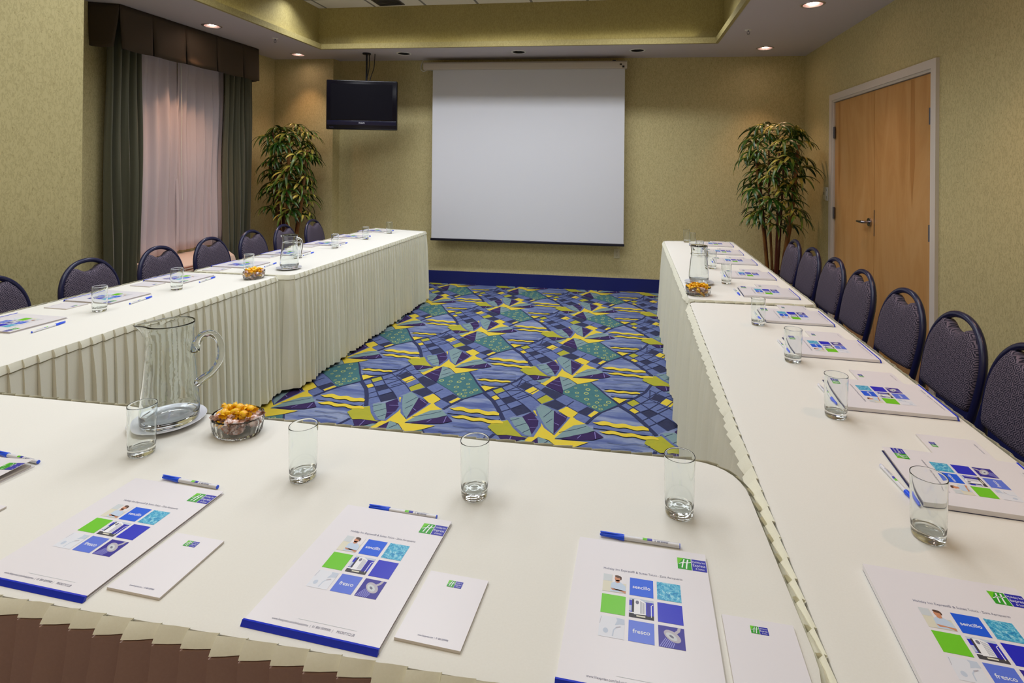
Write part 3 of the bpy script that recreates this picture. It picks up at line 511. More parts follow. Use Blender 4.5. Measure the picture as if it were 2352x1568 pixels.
def curtain(name, x0, y0, y1, z0, z1, folds, amp, mat, label, cat, seed, group=None, flare=1.25, pinch=0.8):
    r = random.Random(seed); n = folds * 14; rows = 22
    ph = [r.uniform(-.5, .5) for _ in range(folds + 2)]; am = [r.uniform(.6, 1.25) for _ in range(folds + 2)]
    bm = bmesh.new(); grid = []
    for j in range(rows + 1):
        t = j / rows; z = z1 + (z0 - z1) * t; row = []
        for i in range(n + 1):
            s = i / n; k = s * folds; ki = int(k); f = k - ki
            a = am[ki] * (1 - f) + am[min(ki + 1, folds)] * f
            y = y0 + (y1 - y0) * (s + (0.12 / folds) * math.sin(2 * PI * k * 1.0 + 1.0) * .6)
            spread = pinch + (flare - pinch) * t
            wob = math.sin(2 * PI * (k + .12 * ph[ki] * t) + ph[ki]) + .28 * math.sin(4 * PI * k + 1.3 + t * 1.5)
            row.append(bm.verts.new((x0 + amp * a * wob * (.75 + .35 * t) + .01 * math.sin(9 * t + k), y + .02 * (spread - 1) * math.sin(k * 2.1), z + .004 * math.sin(k * 3))))
        grid.append(row)
    for j in range(rows):
        for i in range(n): bm.faces.new((grid[j][i], grid[j][i + 1], grid[j + 1][i + 1], grid[j + 1][i]))
    o = obj(name, bm, mat, sharp=80); m = o.modifiers.new('thick', 'SOLIDIFY'); m.thickness = .003
    return tag(o, label, cat, group)
curtain('drape', -4.37, 3.845, 4.17, .03, 2.7, 4, .062, drape_m, 'heavy olive drape on the near side of the window', 'curtain', 3)
curtain('drape', -4.36, 5.18, 5.62, .03, 2.7, 5, .05, drape_m, 'heavy olive drape on the plant side of the window', 'curtain', 8)
curtain('sheer_curtain', -4.43, 4.12, 4.63, .565, 2.7, 4, .022, sheer.m, 'left half of the pale sheer curtain, ending at the centre opening', 'sheer curtain', 5)
curtain('sheer_curtain', -4.43, 4.62, 5.24, .59, 2.7, 6, .02, sheer.m, 'right half of the pale sheer curtain, next to the plant-side drape', 'sheer curtain', 6)
# pleated valance: return at the near end, six box-pleated panels on the front
vt = empty('valance', (-4.26, 4.7, 2.4), 0, 'taupe box-pleated valance over the window curtains', 'valance')
bm = bmesh.new(); y_edges = [3.865, 4.183, 4.55, 4.952, 5.34, 5.60]
zb = 2.43
def panel(p0, p1, flare0, flare1, nx, zb0):
    p0 = Vector(p0); p1 = Vector(p1); t = (p1 - p0).normalized(); nrm = Vector((t.y, -t.x)); g = []
    for j in range(9):
        v = j / 8; row = []
        for i in range(11):
            u = i / 10; p = p0.lerp(p1, u)
            fl = (flare0 * (1 - u) ** 4 + flare1 * u ** 4) * v ** 1.4
            off = .004 + .035 * v * (1 - (2 * u - 1) ** 4 * .55) + .0
            q = p + nrm * off + t * (fl)
            top = ZC(q.x) - .004
            row.append(bm.verts.new((q.x, q.y, top + (zb0 + .012 * (2 * u - 1) ** 2 - top) * v)))
        g.append(row)
    for j in range(8):
        for i in range(10): bm.faces.new((g[j][i], g[j + 1][i], g[j + 1][i + 1], g[j][i + 1]))
panel((-4.478, 3.785), (-4.26, 3.865), 0.02, -.03, 10, 2.44)
for a, b in zip(y_edges[:-1], y_edges[1:]):
    panel((-4.26, a), (-4.26, b), .012, -.006, 10, zb)
panel((-4.26, 5.60), (-4.478, 5.60), 0.02, 0.0, 10, 2.44)
for v_ in bm.verts: v_.co -= Vector((-4.26, 4.7, 2.4))
o = obj('pleated_panel', bm, val_m, vt, sharp=60); m = o.modifiers.new('thick', 'SOLIDIFY'); m.thickness = .006
bm = bmesh.new()       # dark pleat backing behind the panels
box(bm, -.012, -.004, -.80, .87, .045, .40)
obj('pleat_backing', bm, plain('pleat_inner', (40, 34, 30), .9), vt, smooth=False)
# drapery cord
bm = bmesh.new(); tube(bm, smooth_path([(-4.39, 4.64, 2.5), (-4.385, 4.65, 2.0), (-4.388, 4.655, 1.55), (-4.385, 4.67, 1.1)], 5), .004, 6)
tag(obj('curtain_wand', bm, white_pl), 'thin pale draw wand hanging between the two sheer curtains', 'curtain wand')

# wall heater under the window
ht = empty('wall_heater', (-4.2, 4.58, -.045), 0, 'beige through-wall air conditioner under the window, behind the left chairs', 'air conditioner')
hm = plain('heater_enamel', (226, 196, 176), 0.45); hd = plain('heater_dark', (128, 76, 52), 0.6)  # enamel colour includes the pink cast of the light falling on it
bm = bmesh.new(); prof = [(-.27, .045), (.19, .04), (.21, .07), (.21, .44), (.17, .56), (.11, .60), (-.27, .60)]
a = ring(bm, [(x, -.46, z) for x, z in prof]); b = ring(bm, [(x, .38, z) for x, z in prof]); c_ = ring(bm, [(x * .9 - .02, .44, .32 + (z - .32) * .86) for x, z in prof])
bridge(bm, a, b); bridge(bm, b, c_); bm.faces.new(a[::-1]); bm.faces.new(c_); bmesh.ops.recalc_face_normals(bm, faces=bm.faces); obj('casing', bm, hm, ht)
bm = bmesh.new(); box(bm, .17, .2125, -.42, .06, .41, .55); obj('grille_recess', bm, hd, ht, smooth=False)
bm = bmesh.new()
for k in range(6): box(bm, .185, .221 - .003 * max(0, k - 3), -.42, .06, .415 + k * .024, .425 + k * .024)
for k in range(5): box(bm, .19, .216, -.42 + k * .12, -.414 + k * .12, .41, .55)
obj('grille', bm, hm, ht, smooth=False)
bm = bmesh.new(); box(bm, .2085, .2115, .16, .19, .48, .487); box(bm, .2085, .2115, .21, .25, .48, .487); obj('control_label', bm, slotm, ht)

# ------------------------------------------------------------ tables, cloths, skirts
def rounded(quad, rads):
    out = []; n = len(quad)
    for i, p in enumerate(quad):
        p = Vector(p); a = Vector(quad[i - 1]); b = Vector(quad[(i + 1) % n]); r = rads[i]
        da = (a - p).normalized(); db = (b - p).normalized(); c = p + (da + db) * r
        s = p + da * r; e = p + db * r
        for k in range(9):
            t = k / 8; out.append((s * (1 - t) ** 2 + p * 2 * t * (1 - t) + e * t * t))
    return out
def resample(path, step):
    P = [Vector(p) for p in path] + [Vector(path[0])]; L = [0]
    for a, b in zip(P[:-1], P[1:]): L.append(L[-1] + (b - a).length)
    tot = L[-1]
    def at(s):
        s %= tot
        for i in range(len(L) - 1):
            if L[i + 1] >= s: 
                d = L[i + 1] - L[i]; f = (s - L[i]) / d if d > 1e-9 else 0
                t = (P[i + 1] - P[i]).normalized() if d > 1e-9 else Vector((1, 0)); return P[i].lerp(P[i + 1], f), t
    return tot, at
def skirt(name, path, label, seed, pitch=.05, top=.7515, push=None, flare=None, mats=None):
    hh = .55 if mats else 1.0
    r = random.Random(seed); tot, at = resample(path, pitch); n = max(8, int(tot / pitch)); w = tot / n
    rows = [(.0022, .5, .003), (-.011, .95, .003), (-.025, 1.0, .003), (-.0265, .5, .0045), (-.030, .3, .003), (-.031, .75, .0045), (-.05, .9, .005), (-.10, 1.3, .006), (-.16, 1.6, .008), (-.28, 1.9, .011), (-.42, 2.2, .015), (-.56, 2.4, .019), (-.66, 2.5, .022), (-.728, 2.6, .024)]
    rows = [(dz * hh if j < 6 else dz, m_, b_) for j, (dz, m_, b_) in enumerate(rows)]
    bm = bmesh.new(); cols = []
    fr = [(0.0, .0008), (.012, .0125), (.5, .0085), (.99, .0028)]
    for i in range(n):
        jit = r.uniform(-.07, .07); am = r.uniform(.75, 1.25); lean = r.uniform(-.25, .25)
        for k, (f, off) in enumerate(fr):
            col = []
            for j, (dz, m, base) in enumerate(rows):
                t = -dz / .73; s = (i + f + (jit + lean * t) * (1 if 0 < k < 3 else .6)) * w
                p, tg = at(s); nr = Vector((tg.y, -tg.x))
                fv = (flare(p) if flare else .016) * min(1, max(0, -dz / (.025 * hh))) if j < 4 else (.75 if mats else .45) * (flare(p) if flare else .016)
                big = .010 * t * math.sin(i * .9 + seed) + .006 * t * math.sin(i * 2.3 + 2 * seed)
                o_ = off * (m if j < 4 or not mats else m * 1.5) * (1 + (am - 1) * (1 if t < .1 else 1.3)) + base * .8 + fv + big + (.002 * r.uniform(-1, 1) * t)
                q = p + nr * o_
                if push and push * q.x > push * (.86 if push > 0 else -2.74): q.x -= push * .2 * min(1, max(0, (t - .06) / .35))
                col.append(bm.verts.new((q.x, q.y, top + dz + (.0022 * r.random() * (off > .004) if j == 0 else 0) + (.004 * am * (off > .005) if j == len(rows) - 1 else 0))))
            cols.append(col)
    N = len(cols)
    for i in range(N):
        a = cols[i]; b = cols[(i + 1) % N]
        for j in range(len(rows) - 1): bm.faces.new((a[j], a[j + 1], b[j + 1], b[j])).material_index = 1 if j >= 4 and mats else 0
    bmesh.ops.recalc_face_normals(bm, faces=bm.faces)
    o = obj(name, bm, mats or skirt_m, sharp=24)
    return tag(o, label, 'table skirt')
wood_ply = plain('plywood', (150, 110, 70), .6)
def table(quad, rads, names, seed, push=None, flare=None, mats=None):
    cx = sum(p[0] for p in quad) / 4; cy = sum(p[1] for p in quad) / 4
    lab_t, lab_c, lab_s = names
    t = empty('banquet_table', (cx, cy, 0), 0, lab_t, 'table', None)
    ins = [((p[0] - cx) * .985 , (p[1] - cy) * .99) for p in quad]
    bm = bmesh.new(); P = rounded(ins, [max(.02, r - .01) for r in rads])
    a = ring(bm, [(p.x, p.y, .715) for p in P]); b = ring(bm, [(p.x, p.y, .742) for p in P]); bridge(bm, a, b); bm.faces.new(a[::-1]); bm.faces.new(b)
    obj('tabletop', bm, wood_ply, t, smooth=False)
    for k in range(4):
        lx, ly = ins[k][0] * .3, ins[k][1] * .82
        bm = bmesh.new(); tube(bm, [(lx, ly, 0), (lx, ly, .715)], .014, 10); obj('leg', bm, dark_steel, t)
    path = rounded(quad, rads)
    # cloth: flat top with a rolled edge
    bm = bmesh.new(); cen = Vector((cx, cy)); rings = []
    for off, z in ((0.003, .722), (0.0035, .745), (.002, .7492), (-.003, .75), (-.02, .7502)):
        rg = []
        for i, p in enumerate(path):
            t_ = (path[(i + 1) % len(path)] - path[i - 1]); t_ = t_.normalized() if t_.length > 1e-9 else Vector((1, 0)); nr = Vector((t_.y, -t_.x))
            q = p + nr * off; rg.append(bm.verts.new((q.x, q.y, z)))
        rings.append(rg)
    for a, b in zip(rings[:-1], rings[1:]): bridge(bm, a, b)
    bm.faces.new(rings[-1]); bmesh.ops.recalc_face_normals(bm, faces=bm.faces)
    tag(obj('tablecloth', bm, cloth, sharp=50), lab_c, 'tablecloth')
    skirt('table_skirt', path, lab_s, seed, push=push, flare=flare, mats=mats)
Q_N = [(-2.075, .725), (.280, .715), (.268, 1.342), (-2.075, 1.335)]
Q_RA = [(.292, .50), (.935, .50), (.975, 2.935), (.345, 2.925)]
Q_RB = [(.350, 2.975), (.988, 2.985), (1.03, 5.42), (.380, 5.34)]
Q_LA = [(-2.84, .62), (-2.105, .62), (-2.178, 3.07), (-2.90, 3.07)]
Q_LB = [(-2.83, 3.11), (-2.105, 3.105), (-2.14, 5.51), (-2.81, 5.68)]
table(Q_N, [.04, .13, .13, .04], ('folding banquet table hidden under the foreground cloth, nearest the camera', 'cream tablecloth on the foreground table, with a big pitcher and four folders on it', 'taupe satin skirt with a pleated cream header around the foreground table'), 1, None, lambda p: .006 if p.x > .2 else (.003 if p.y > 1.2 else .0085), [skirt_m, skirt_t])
table(Q_RA, [.03, .03, .04, .04], ('folding banquet table hidden under the near cloth of the right row', 'cream tablecloth on the near table of the right row', 'pleated cream skirt around the near table of the right row'), 2, 1, lambda p: (.020 if p.y < 1.32 else .016) if p.x < .5 and p.y < 2.85 else .009)
table(Q_RB, [.04, .04, .04, .04], ('folding banquet table hidden under the far cloth of the right row', 'cream tablecloth on the far table of the right row', 'pleated cream skirt around the far table of the right row'), 3, 1, lambda p: .012 if p.x < .5 and p.y > 3.05 else .005)
table(Q_LA, [.03, .03, .04, .04], ('folding banquet table hidden under the near cloth of the left row', 'cream tablecloth on the near table of the left row', 'pleated cream skirt around the near table of the left row'), 4, -1, lambda p: .005)
table(Q_LB, [.04, .04, .04, .04], ('folding banquet table hidden under the far cloth of the left row', 'cream tablecloth on the far table of the left row, nearest the television', 'pleated cream skirt around the far table of the left row'), 5, -1, lambda p: .005)

# ------------------------------------------------------------ chairs
key = Mat('greek_key_fabric', (24, 20, 44), 0.8)
tc = key.n('ShaderNodeTexCoord'); mp = key.n('ShaderNodeMapping'); mp.inputs['Rotation'].default_value = (0, math.radians(38), 0); mp.inputs['Scale'].default_value = (30, 30, 30)
key.nt.links.new(tc.outputs['Object'], mp.inputs[0]); sp_ = key.n('ShaderNodeSeparateXYZ'); key.nt.links.new(mp.outputs[0], sp_.inputs[0])
mm = key.math
def cell(v): return mm('SUBTRACT', mm('FRACT', v), .5)
U = mm('ADD', sp_.outputs[0], 40.0); V = mm('ADD', sp_.outputs[2], 40.0)
fl = mm('FLOOR', V); U2 = mm('ADD', U, mm('MULTIPLY', fl, .5))
fx = cell(U2); fz = cell(V)
ax = mm('ABSOLUTE', fx); az = mm('ABSOLUTE', fz); d = mm('MAXIMUM', ax, az)
side = mm('ADD', mm('MULTIPLY', mm('GREATER_THAN', fx, 0.0), .5), mm('MULTIPLY', mm('GREATER_THAN', mm('MULTIPLY', fx, fz), 0.0), .25))
sp2 = mm('FRACT', mm('ADD', mm('MULTIPLY', d, 5.0), side)); ln = mm('GREATER_THAN', sp2, .52)
nz = key.noise(key.coord((900, 900, 900)), 1, 1)
key.set('Base Color', key.mix(mm('MULTIPLY', ln, mm('ADD', .55, mm('MULTIPLY', nz, .5))), (16, 12, 38), (120, 106, 122)))
key.bump(ln, .25, .001); key_m = key.m
blue_seat = fabric('blue_vinyl_seat', (30, 36, 104), (26, 30, 92), .6, 200, .1)
def hoop_pts(n=28):
    """front view outline of the hoop, from the left seat rail up over the top and down; returns (x, z)"""
    pts = [(-.145, .40), (-.157, .46), (-.172, .54), (-.181, .61), (-.184, .67)]
    for k in range(1, n):
        a = PI - PI * k / n
        pts.append((.184 * math.copysign(abs(math.cos(a)) ** .92, math.cos(a)), .68 + .197 * math.sin(a) ** 1.0))
    return pts + [(-x, z) for x, z in reversed(pts[:5])]
def yb(z): return .02 + .19 * max(0, (z - .42)) ** 1.05      # lean of the back
def make_chair():
    t = empty('banquet_chair')          # local: faces -y, back at +y; origin on the floor under the seat back
    H = hoop_pts()
    P = [Vector((x, yb(z), z)) for x, z in H]
    full = [Vector((-.175, -.0, .0))] ; 
    bm = bmesh.new(); tube(bm, P, .0135, 12, flat=1.0, up=(0, 1, 0)); obj('back_frame', bm, navy_metal, t)
    # cushion inside the hoop, with the hand opening at the top
    inner = []
    for x, z in H:
        if z < .58: continue
        s = 1 - .010 / max(.1, math.hypot(x, z - .66)); inner.append((x * s, .66 + (z - .66) * s))
    lo = [p for p in inner if p[0] < 0 and p[1] < .838]; hi = [p for p in inner if p[0] > 0 and p[1] < .838]
    lo = [p for p in lo if abs(p[0]) > .125 or p[1] < .8]; hi = [p for p in hi if abs(p[0]) > .125 or p[1] < .8]
    topc = [(-.098, .842), (-.086, .843), (-.070, .838), (-.050, .824), (-.025, .814), (0, .811), (.025, .814), (.050, .824), (.070, .838), (.086, .843), (.098, .842)]
    outl = lo + topc + hi + [(.166, .566), (.155, .552), (.09, .546), (0, .543), (-.09, .546), (-.155, .552), (-.166, .566)]
    bm = bmesh.new()
    cxz = Vector((0, .65)); layers = []
    for sc, dy in ((.965, .030), (.99, .024), (1.0, .010), (1.0, -.006), (.985, -.020), (.95, -.028), (.8, -.033), (.5, -.036), (.2, -.037)):
        row = []
        for x, z in outl:
            q = cxz + (Vector((x, z)) - cxz) * sc; row.append(bm.verts.new((q.x, yb(q.y) + dy * .8, q.y)))
        layers.append(row)
    for a, b in zip(layers[:-1], layers[1:]): bridge(bm, a, b)
    bm.faces.new(layers[-1]); 
    back = [bm.verts.new((v.co.x * .9, v.co.y + .004, .65 + (v.co.z - .65) * .9)) for v in layers[0]]
    bridge(bm, back, layers[0]); bm.faces.new(back[::-1]); bmesh.ops.recalc_face_normals(bm, faces=bm.faces)
    obj('backrest', bm, key_m, t, sharp=60)
    # seat
    bm = bmesh.new(); outl = []
    for k in range(36):
        a = 2 * PI * k / 36; outl.append((.178 * math.copysign(abs(math.cos(a)) ** .55, math.cos(a)), -.21 + .205 * math.copysign(abs(math.sin(a)) ** .6, math.sin(a))))
    layers = []
    for sc, z in ((.93, .405), (1.0, .415), (1.02, .435), (.98, .455), (.85, .466), (.5, .471), (.2, .472)):
        layers.append(ring(bm, [(x * sc, -.21 + (y + .21) * sc, z) for x, y in outl]))
    for a, b in zip(layers[:-1], layers[1:]): bridge(bm, a, b)
    bm.faces.new(layers[0][::-1]); bm.faces.new(layers[-1]); bmesh.ops.recalc_face_normals(bm, faces=bm.faces); obj('seat', bm, blue_seat, t)
    bm = bmesh.new(); tube(bm, [(-.17, .01, .4), (-.175, -.36, .4), (.175, -.36, .4), (.17, .01, .4), (-.17, .01, .4)], .011, 8); obj('seat_frame', bm, navy_metal, t)
    for s in (-1, 1):
        bm = bmesh.new(); tube(bm, smooth_path([(s * .145, yb(.4), .41), (s * .165, .03, .25), (s * .18, .075, .008)], 4), .0125, 10); obj('leg', bm, navy_metal, t)
        bm = bmesh.new(); tube(bm, smooth_path([(s * .17, -.35, .405), (s * .175, -.37, .2), (s * .18, -.385, .008)], 4), .0125, 10); obj('leg', bm, navy_metal, t)
    bm = bmesh.new(); tube(bm, [(-.168, .03, .26), (.168, .03, .26)], .008, 8); obj('stretcher', bm, navy_metal, t)
    return t
chair = make_chair(); used = False
RC = [(1.995, 'cut off by the right edge of the view'), (2.40, 'in front of the wall just right of the door'), (2.83, 'in front of the near door leaf'), (3.32, 'in front of the gap between the two door leaves'), (3.74, 'in front of the far door leaf'), (4.19, 'second from the far end, beyond the door'), (4.63, 'at the far end beside the potted plant')]
for i, (y, d_) in enumerate(RC):
    x_ = 1.24 + .006 * i
    place(chair, used, (x_, y, 0), -PI / 2 + math.radians((-2, -1, 1, -1, 0, 1, 0)[i]), 'navy chair, right row, ' + d_, 'chair', 'chairs of the right row'); used = True
LC = [(2.13, 'cut off by the left edge of the view'), (2.66, 'at the outer corner of the near left wall'), (3.17, 'in front of the near drape'), (3.65, 'in front of the air conditioner'), (4.14, 'in front of the plant-side drape'), (4.61, 'behind the lidded pitcher, before the plant'), (5.12, 'at the far end below the television')]
for i, (y, d_) in enumerate(LC):
    place(chair, used, (-3.08 + (-.016 * i), y + .055, 0), PI / 2 + math.radians((3, 4, 4, 3, 4, 5, 5)[i]), 'navy chair, left row, ' + d_, 'chair', 'chairs of the left row')

# ------------------------------------------------------------ potted bamboo palms
leaf_M = Mat('palm_leaf', (60, 88, 24), 0.38); n = leaf_M.noise(leaf_M.coord((5, 5, 5), 'Object'), 1, 3)
leaf_M.set('Base Color', leaf_M.ramp(n, [(.4, (26, 66, 14)), (.54, (84, 108, 26)), (.68, (224, 196, 90))]))
cane_M = Mat('bamboo_cane', (150, 100, 50), .4); n = cane_M.noise(cane_M.coord((20, 20, 3)), 1, 3); cane_M.set('Base Color', cane_M.ramp(n, [(.3, (92, 50, 22)), (.7, (168, 118, 60))]))
cane_D = Mat('dark_cane', (90, 42, 26), .4).m
pot_m = plain('dark_basket', (26, 20, 24), .6); soil = fabric('moss', (40, 34, 20), (60, 52, 30), .95, 60, .6)
def frond_mesh(seed):
    r = random.Random(seed); bm = bmesh.new(); nl = r.randint(7, 9)
    for k in range(nl):
        a = math.radians(-110 + 220 * k / (nl - 1) + r.uniform(-6, 6)); L = r.uniform(.17, .235) * (1 - .22 * abs(k / (nl - 1) - .5) * 2); w = r.uniform(.012, .016); droop = r.uniform(.7, 1.15)
        dx, dy = math.cos(a), math.sin(a); prev = None
        for j in range(8):
            t = j / 7; rad = L * t * (1 - .12 * t * t * droop); z = .035 * math.sin(t * PI * .6) - droop * L * .62 * t * t
            ww = w * (math.sin(PI * min(1, t * .92 + .08)) ** .6) * (1 if t < 1 else .05) + .0008
            c = Vector((dx * rad, dy * rad, z)); n_ = Vector((-dy, dx, 0))
            cur = (bm.verts.new(c - n_ * ww + Vector((0, 0, .004))), bm.verts.new(c - Vector((0, 0, .002))), bm.verts.new(c + n_ * ww + Vector((0, 0, .004))))
            if prev:
                bm.faces.new((prev[0], prev[1], cur[1], cur[0])); bm.faces.new((prev[1], prev[2], cur[2], cur[1]))
            prev = cur
    tube(bm, [(-.11, 0, -.045), (-.05, 0, -.01), (0, 0, 0)], .0028, 5)
    return finish(bm, 70)
FM = [frond_mesh(s) for s in range(5)]
for me in FM: me.materials.append(leaf_M.m); me.name = 'frond'
def palm(loc, rx, ry, zlo, zhi, label, seed, nf, pot_r=.15, pot_h=.42, xlim=None, xmin=None):
    r = random.Random(seed); t = empty('potted_bamboo_palm', loc, 0, label, 'potted plant', 'potted palms flanking the back wall')
    bm = bmesh.new(); lathe(bm, [(0, 0), (pot_r * .75, 0), (pot_r * .8, .02), (pot_r, pot_h - .03), (pot_r * 1.04, pot_h - .025), (pot_r * 1.04, pot_h), (pot_r * .93, pot_h), (pot_r * .9, pot_h - .05), (0, pot_h - .05)], 36); obj('pot', bm, pot_m, t)
    bm = bmesh.new(); lathe(bm, [(0, pot_h - .02), (pot_r * .6, pot_h - .025), (pot_r * .91, pot_h - .045)], 24); obj('moss', bm, soil, t)
    canes = []
    for k in range(7):
        a = 2 * PI * k / 7 + r.uniform(-.3, .3); b0 = Vector((math.cos(a) * .07, math.sin(a) * .05, pot_h - .05)); top = Vector((math.cos(a) * rx * .55, math.sin(a) * ry * .5, zhi - r.uniform(.08, .45)))
        mid = b0.lerp(top, .5) + Vector((r.uniform(-.02, .02), r.uniform(-.02, .02), 0)); P = smooth_path([b0, mid, top], 9); canes.append(P)
        R = [.013 + (.006 if k % 3 == 0 else 0) - .006 * i / len(P) + (.0022 if i % 2 == 0 else 0) for i in range(len(P))]
        bm = bmesh.new(); tube(bm, P, R, 9); obj('cane', bm, cane_D if k % 2 else cane_M.m, t)
    for k in range(nf):
        g = (k + .5) / nf; z = zlo + (zhi - zlo) * g ** .85 + r.uniform(-.03, .03)
        a = k * 2.39996 + r.uniform(-.4, .4); rr = (.45 + .55 * r.random()) * (.80 + .25 * math.sin(g * PI))
        x = math.cos(a) * rx * rr * .66; y = math.sin(a) * ry * rr * .66
        if xlim and x + loc[0] > xlim: x = xlim - loc[0] - r.uniform(0, .05)
        if xmin and x + loc[0] < xmin: x = xmin - loc[0] + r.uniform(0, .06)
        o = bpy.data.objects.new('frond', FM[k % 5]); COL.objects.link(o); o.parent = t; o.location = (x, y, z)
        o.rotation_euler = Euler((r.uniform(-.25, .25), r.uniform(-.1, .55), a + r.uniform(-.4, .4)), 'XYZ'); s = r.uniform(.8, 1.12); o.scale = (s, s, s)
palm((-3.95, 5.74, 0), .44, .34, .86, 1.93, 'tall potted bamboo palm in the left corner beside the drape', 11, 88, xmin=-4.12)
palm((1.50, 5.72, 0), .42, .40, .88, 1.92, 'tall potted bamboo palm in the right corner beside the double door', 23, 88, xlim=1.76)

# ------------------------------------------------------------ place settings
paper_w = plain('glossy_white_card', (232, 228, 232), .32); pages_m = plain('page_edges', (214, 206, 200), .7)
ink = {'spine': plain('royal_blue_spine', (24, 52, 200), .22), 'blue': plain('ink_blue', (16, 92, 226), .3), 'dblue': plain('ink_deep_blue', (26, 34, 196), .3), 'fblue': plain('ink_soft_blue', (92, 118, 222), .3),
       'green': plain('ink_green', (112, 204, 34), .3), 'lgreen': plain('logo_green', (46, 160, 40), .3), 'lblue': plain('logo_blue', (34, 36, 170), .3), 'white': plain('ink_white', (240, 240, 244), .4),
       'grey': plain('ink_grey', (120, 120, 140), .5), 'text': plain('ink_slate', (110, 112, 142), .5), 'skin': plain('ink_skin', (206, 140, 104), .4), 'hair': plain('ink_brown', (92, 62, 48), .4), 'shirt': plain('ink_pale_blue', (196, 212, 232), .4),
       'sand': plain('ink_sand', (222, 218, 198), .4), 'pale': plain('ink_pale_grey', (206, 212, 216), .4), 'night': plain('ink_indigo', (44, 30, 150), .3), 'silver': plain('ink_silver', (186, 180, 190), .35), 'spray': plain('ink_spray', (150, 150, 224), .4),
       'dark': plain('ink_dark', (62, 60, 66), .5), 'mist': plain('ink_mist', (196, 206, 222), .5), 'lilac': plain('ink_white_lilac', (226, 228, 236), .4)}
wm = Mat('ink_water', (56, 168, 210), .3); wn_ = wm.noise(wm.coord((160, 160, 1)), 1.0, 3, .6, 1.2); wm.set('Base Color', wm.ramp(wn_, [(.35, (30, 130, 190)), (.5, (70, 178, 214)), (.68, (170, 220, 232))])); ink['water'] = wm.m
IK = ['paper', 'pages'] + list(ink); IM = [paper_w, pages_m] + [ink[k] for k in ink]
def ii(k): return IK.index(k)
def rect(bm, x0, y0, x1, y1, z, k): poly(bm, [(x0, y0), (x1, y0), (x1, y1), (x0, y1)], z, ii(k))
def ellipse(bm, cx, cy, rx, ry, z, k, n=20, rot=0.0):
    c, s = math.cos(rot), math.sin(rot)
    poly(bm, [(cx + rx * math.cos(a) * c - ry * math.sin(a) * s, cy + rx * math.cos(a) * s + ry * math.sin(a) * c) for a in [2 * PI * i / n for i in range(n)]], z, ii(k))
def logo(bm, x0, y0, w, h, z, full=True):
    """green field with the two-stroke H, blue field with three lines of lettering"""
    g = w * .49
    rect(bm, x0, y0, x0 + g - w * .012, y0 + h, z, 'lgreen'); poly(bm, [(x0, y0 + h), (x0, y0 + h * .35), (x0 + g * .45, y0 + h)], z + .00004, ii('green'))
    rect(bm, x0 + g + w * .012, y0, x0 + w, y0 + h, z, 'lblue')
    zz = z + .00008; W_ = ii('white')
    ribbon(bm, [(x0 + g * .30, y0 + h * .12), (x0 + g * .38, y0 + h * .5), (x0 + g * .50, y0 + h * .92)], w * .045, zz, W_)
    ribbon(bm, [(x0 + g * .60, y0 + h * .05), (x0 + g * .66, y0 + h * .5), (x0 + g * .76, y0 + h * .9)], w * .05, zz, W_)
    ribbon(bm, [(x0 + g * .10, y0 + h * .45), (x0 + g * .4, y0 + h * .62), (x0 + g * .7, y0 + h * .6), (x0 + g * 1.0, y0 + h * .72)], w * .03, zz, W_)
    if full:
        bx = x0 + g + w * .035
        text_into(bm, 'Holiday Inn', h * .24, lambda x, y: (bx + x * .74, y0 + h * .70 + y, zz), W_, 'LEFT', 0.0)
        text_into(bm, 'Express', h * .33, lambda x, y: (bx + x * .78, y0 + h * .38 + y, zz), W_, 'LEFT', 0.0)
        text_into(bm, '& Suites', h * .20, lambda x, y: (bx + w * .09 + x * .85, y0 + h * .12 + y, zz), W_, 'LEFT', 0.0)
TW, TH, PX, PY = .0387, .0376, .04466, .0435
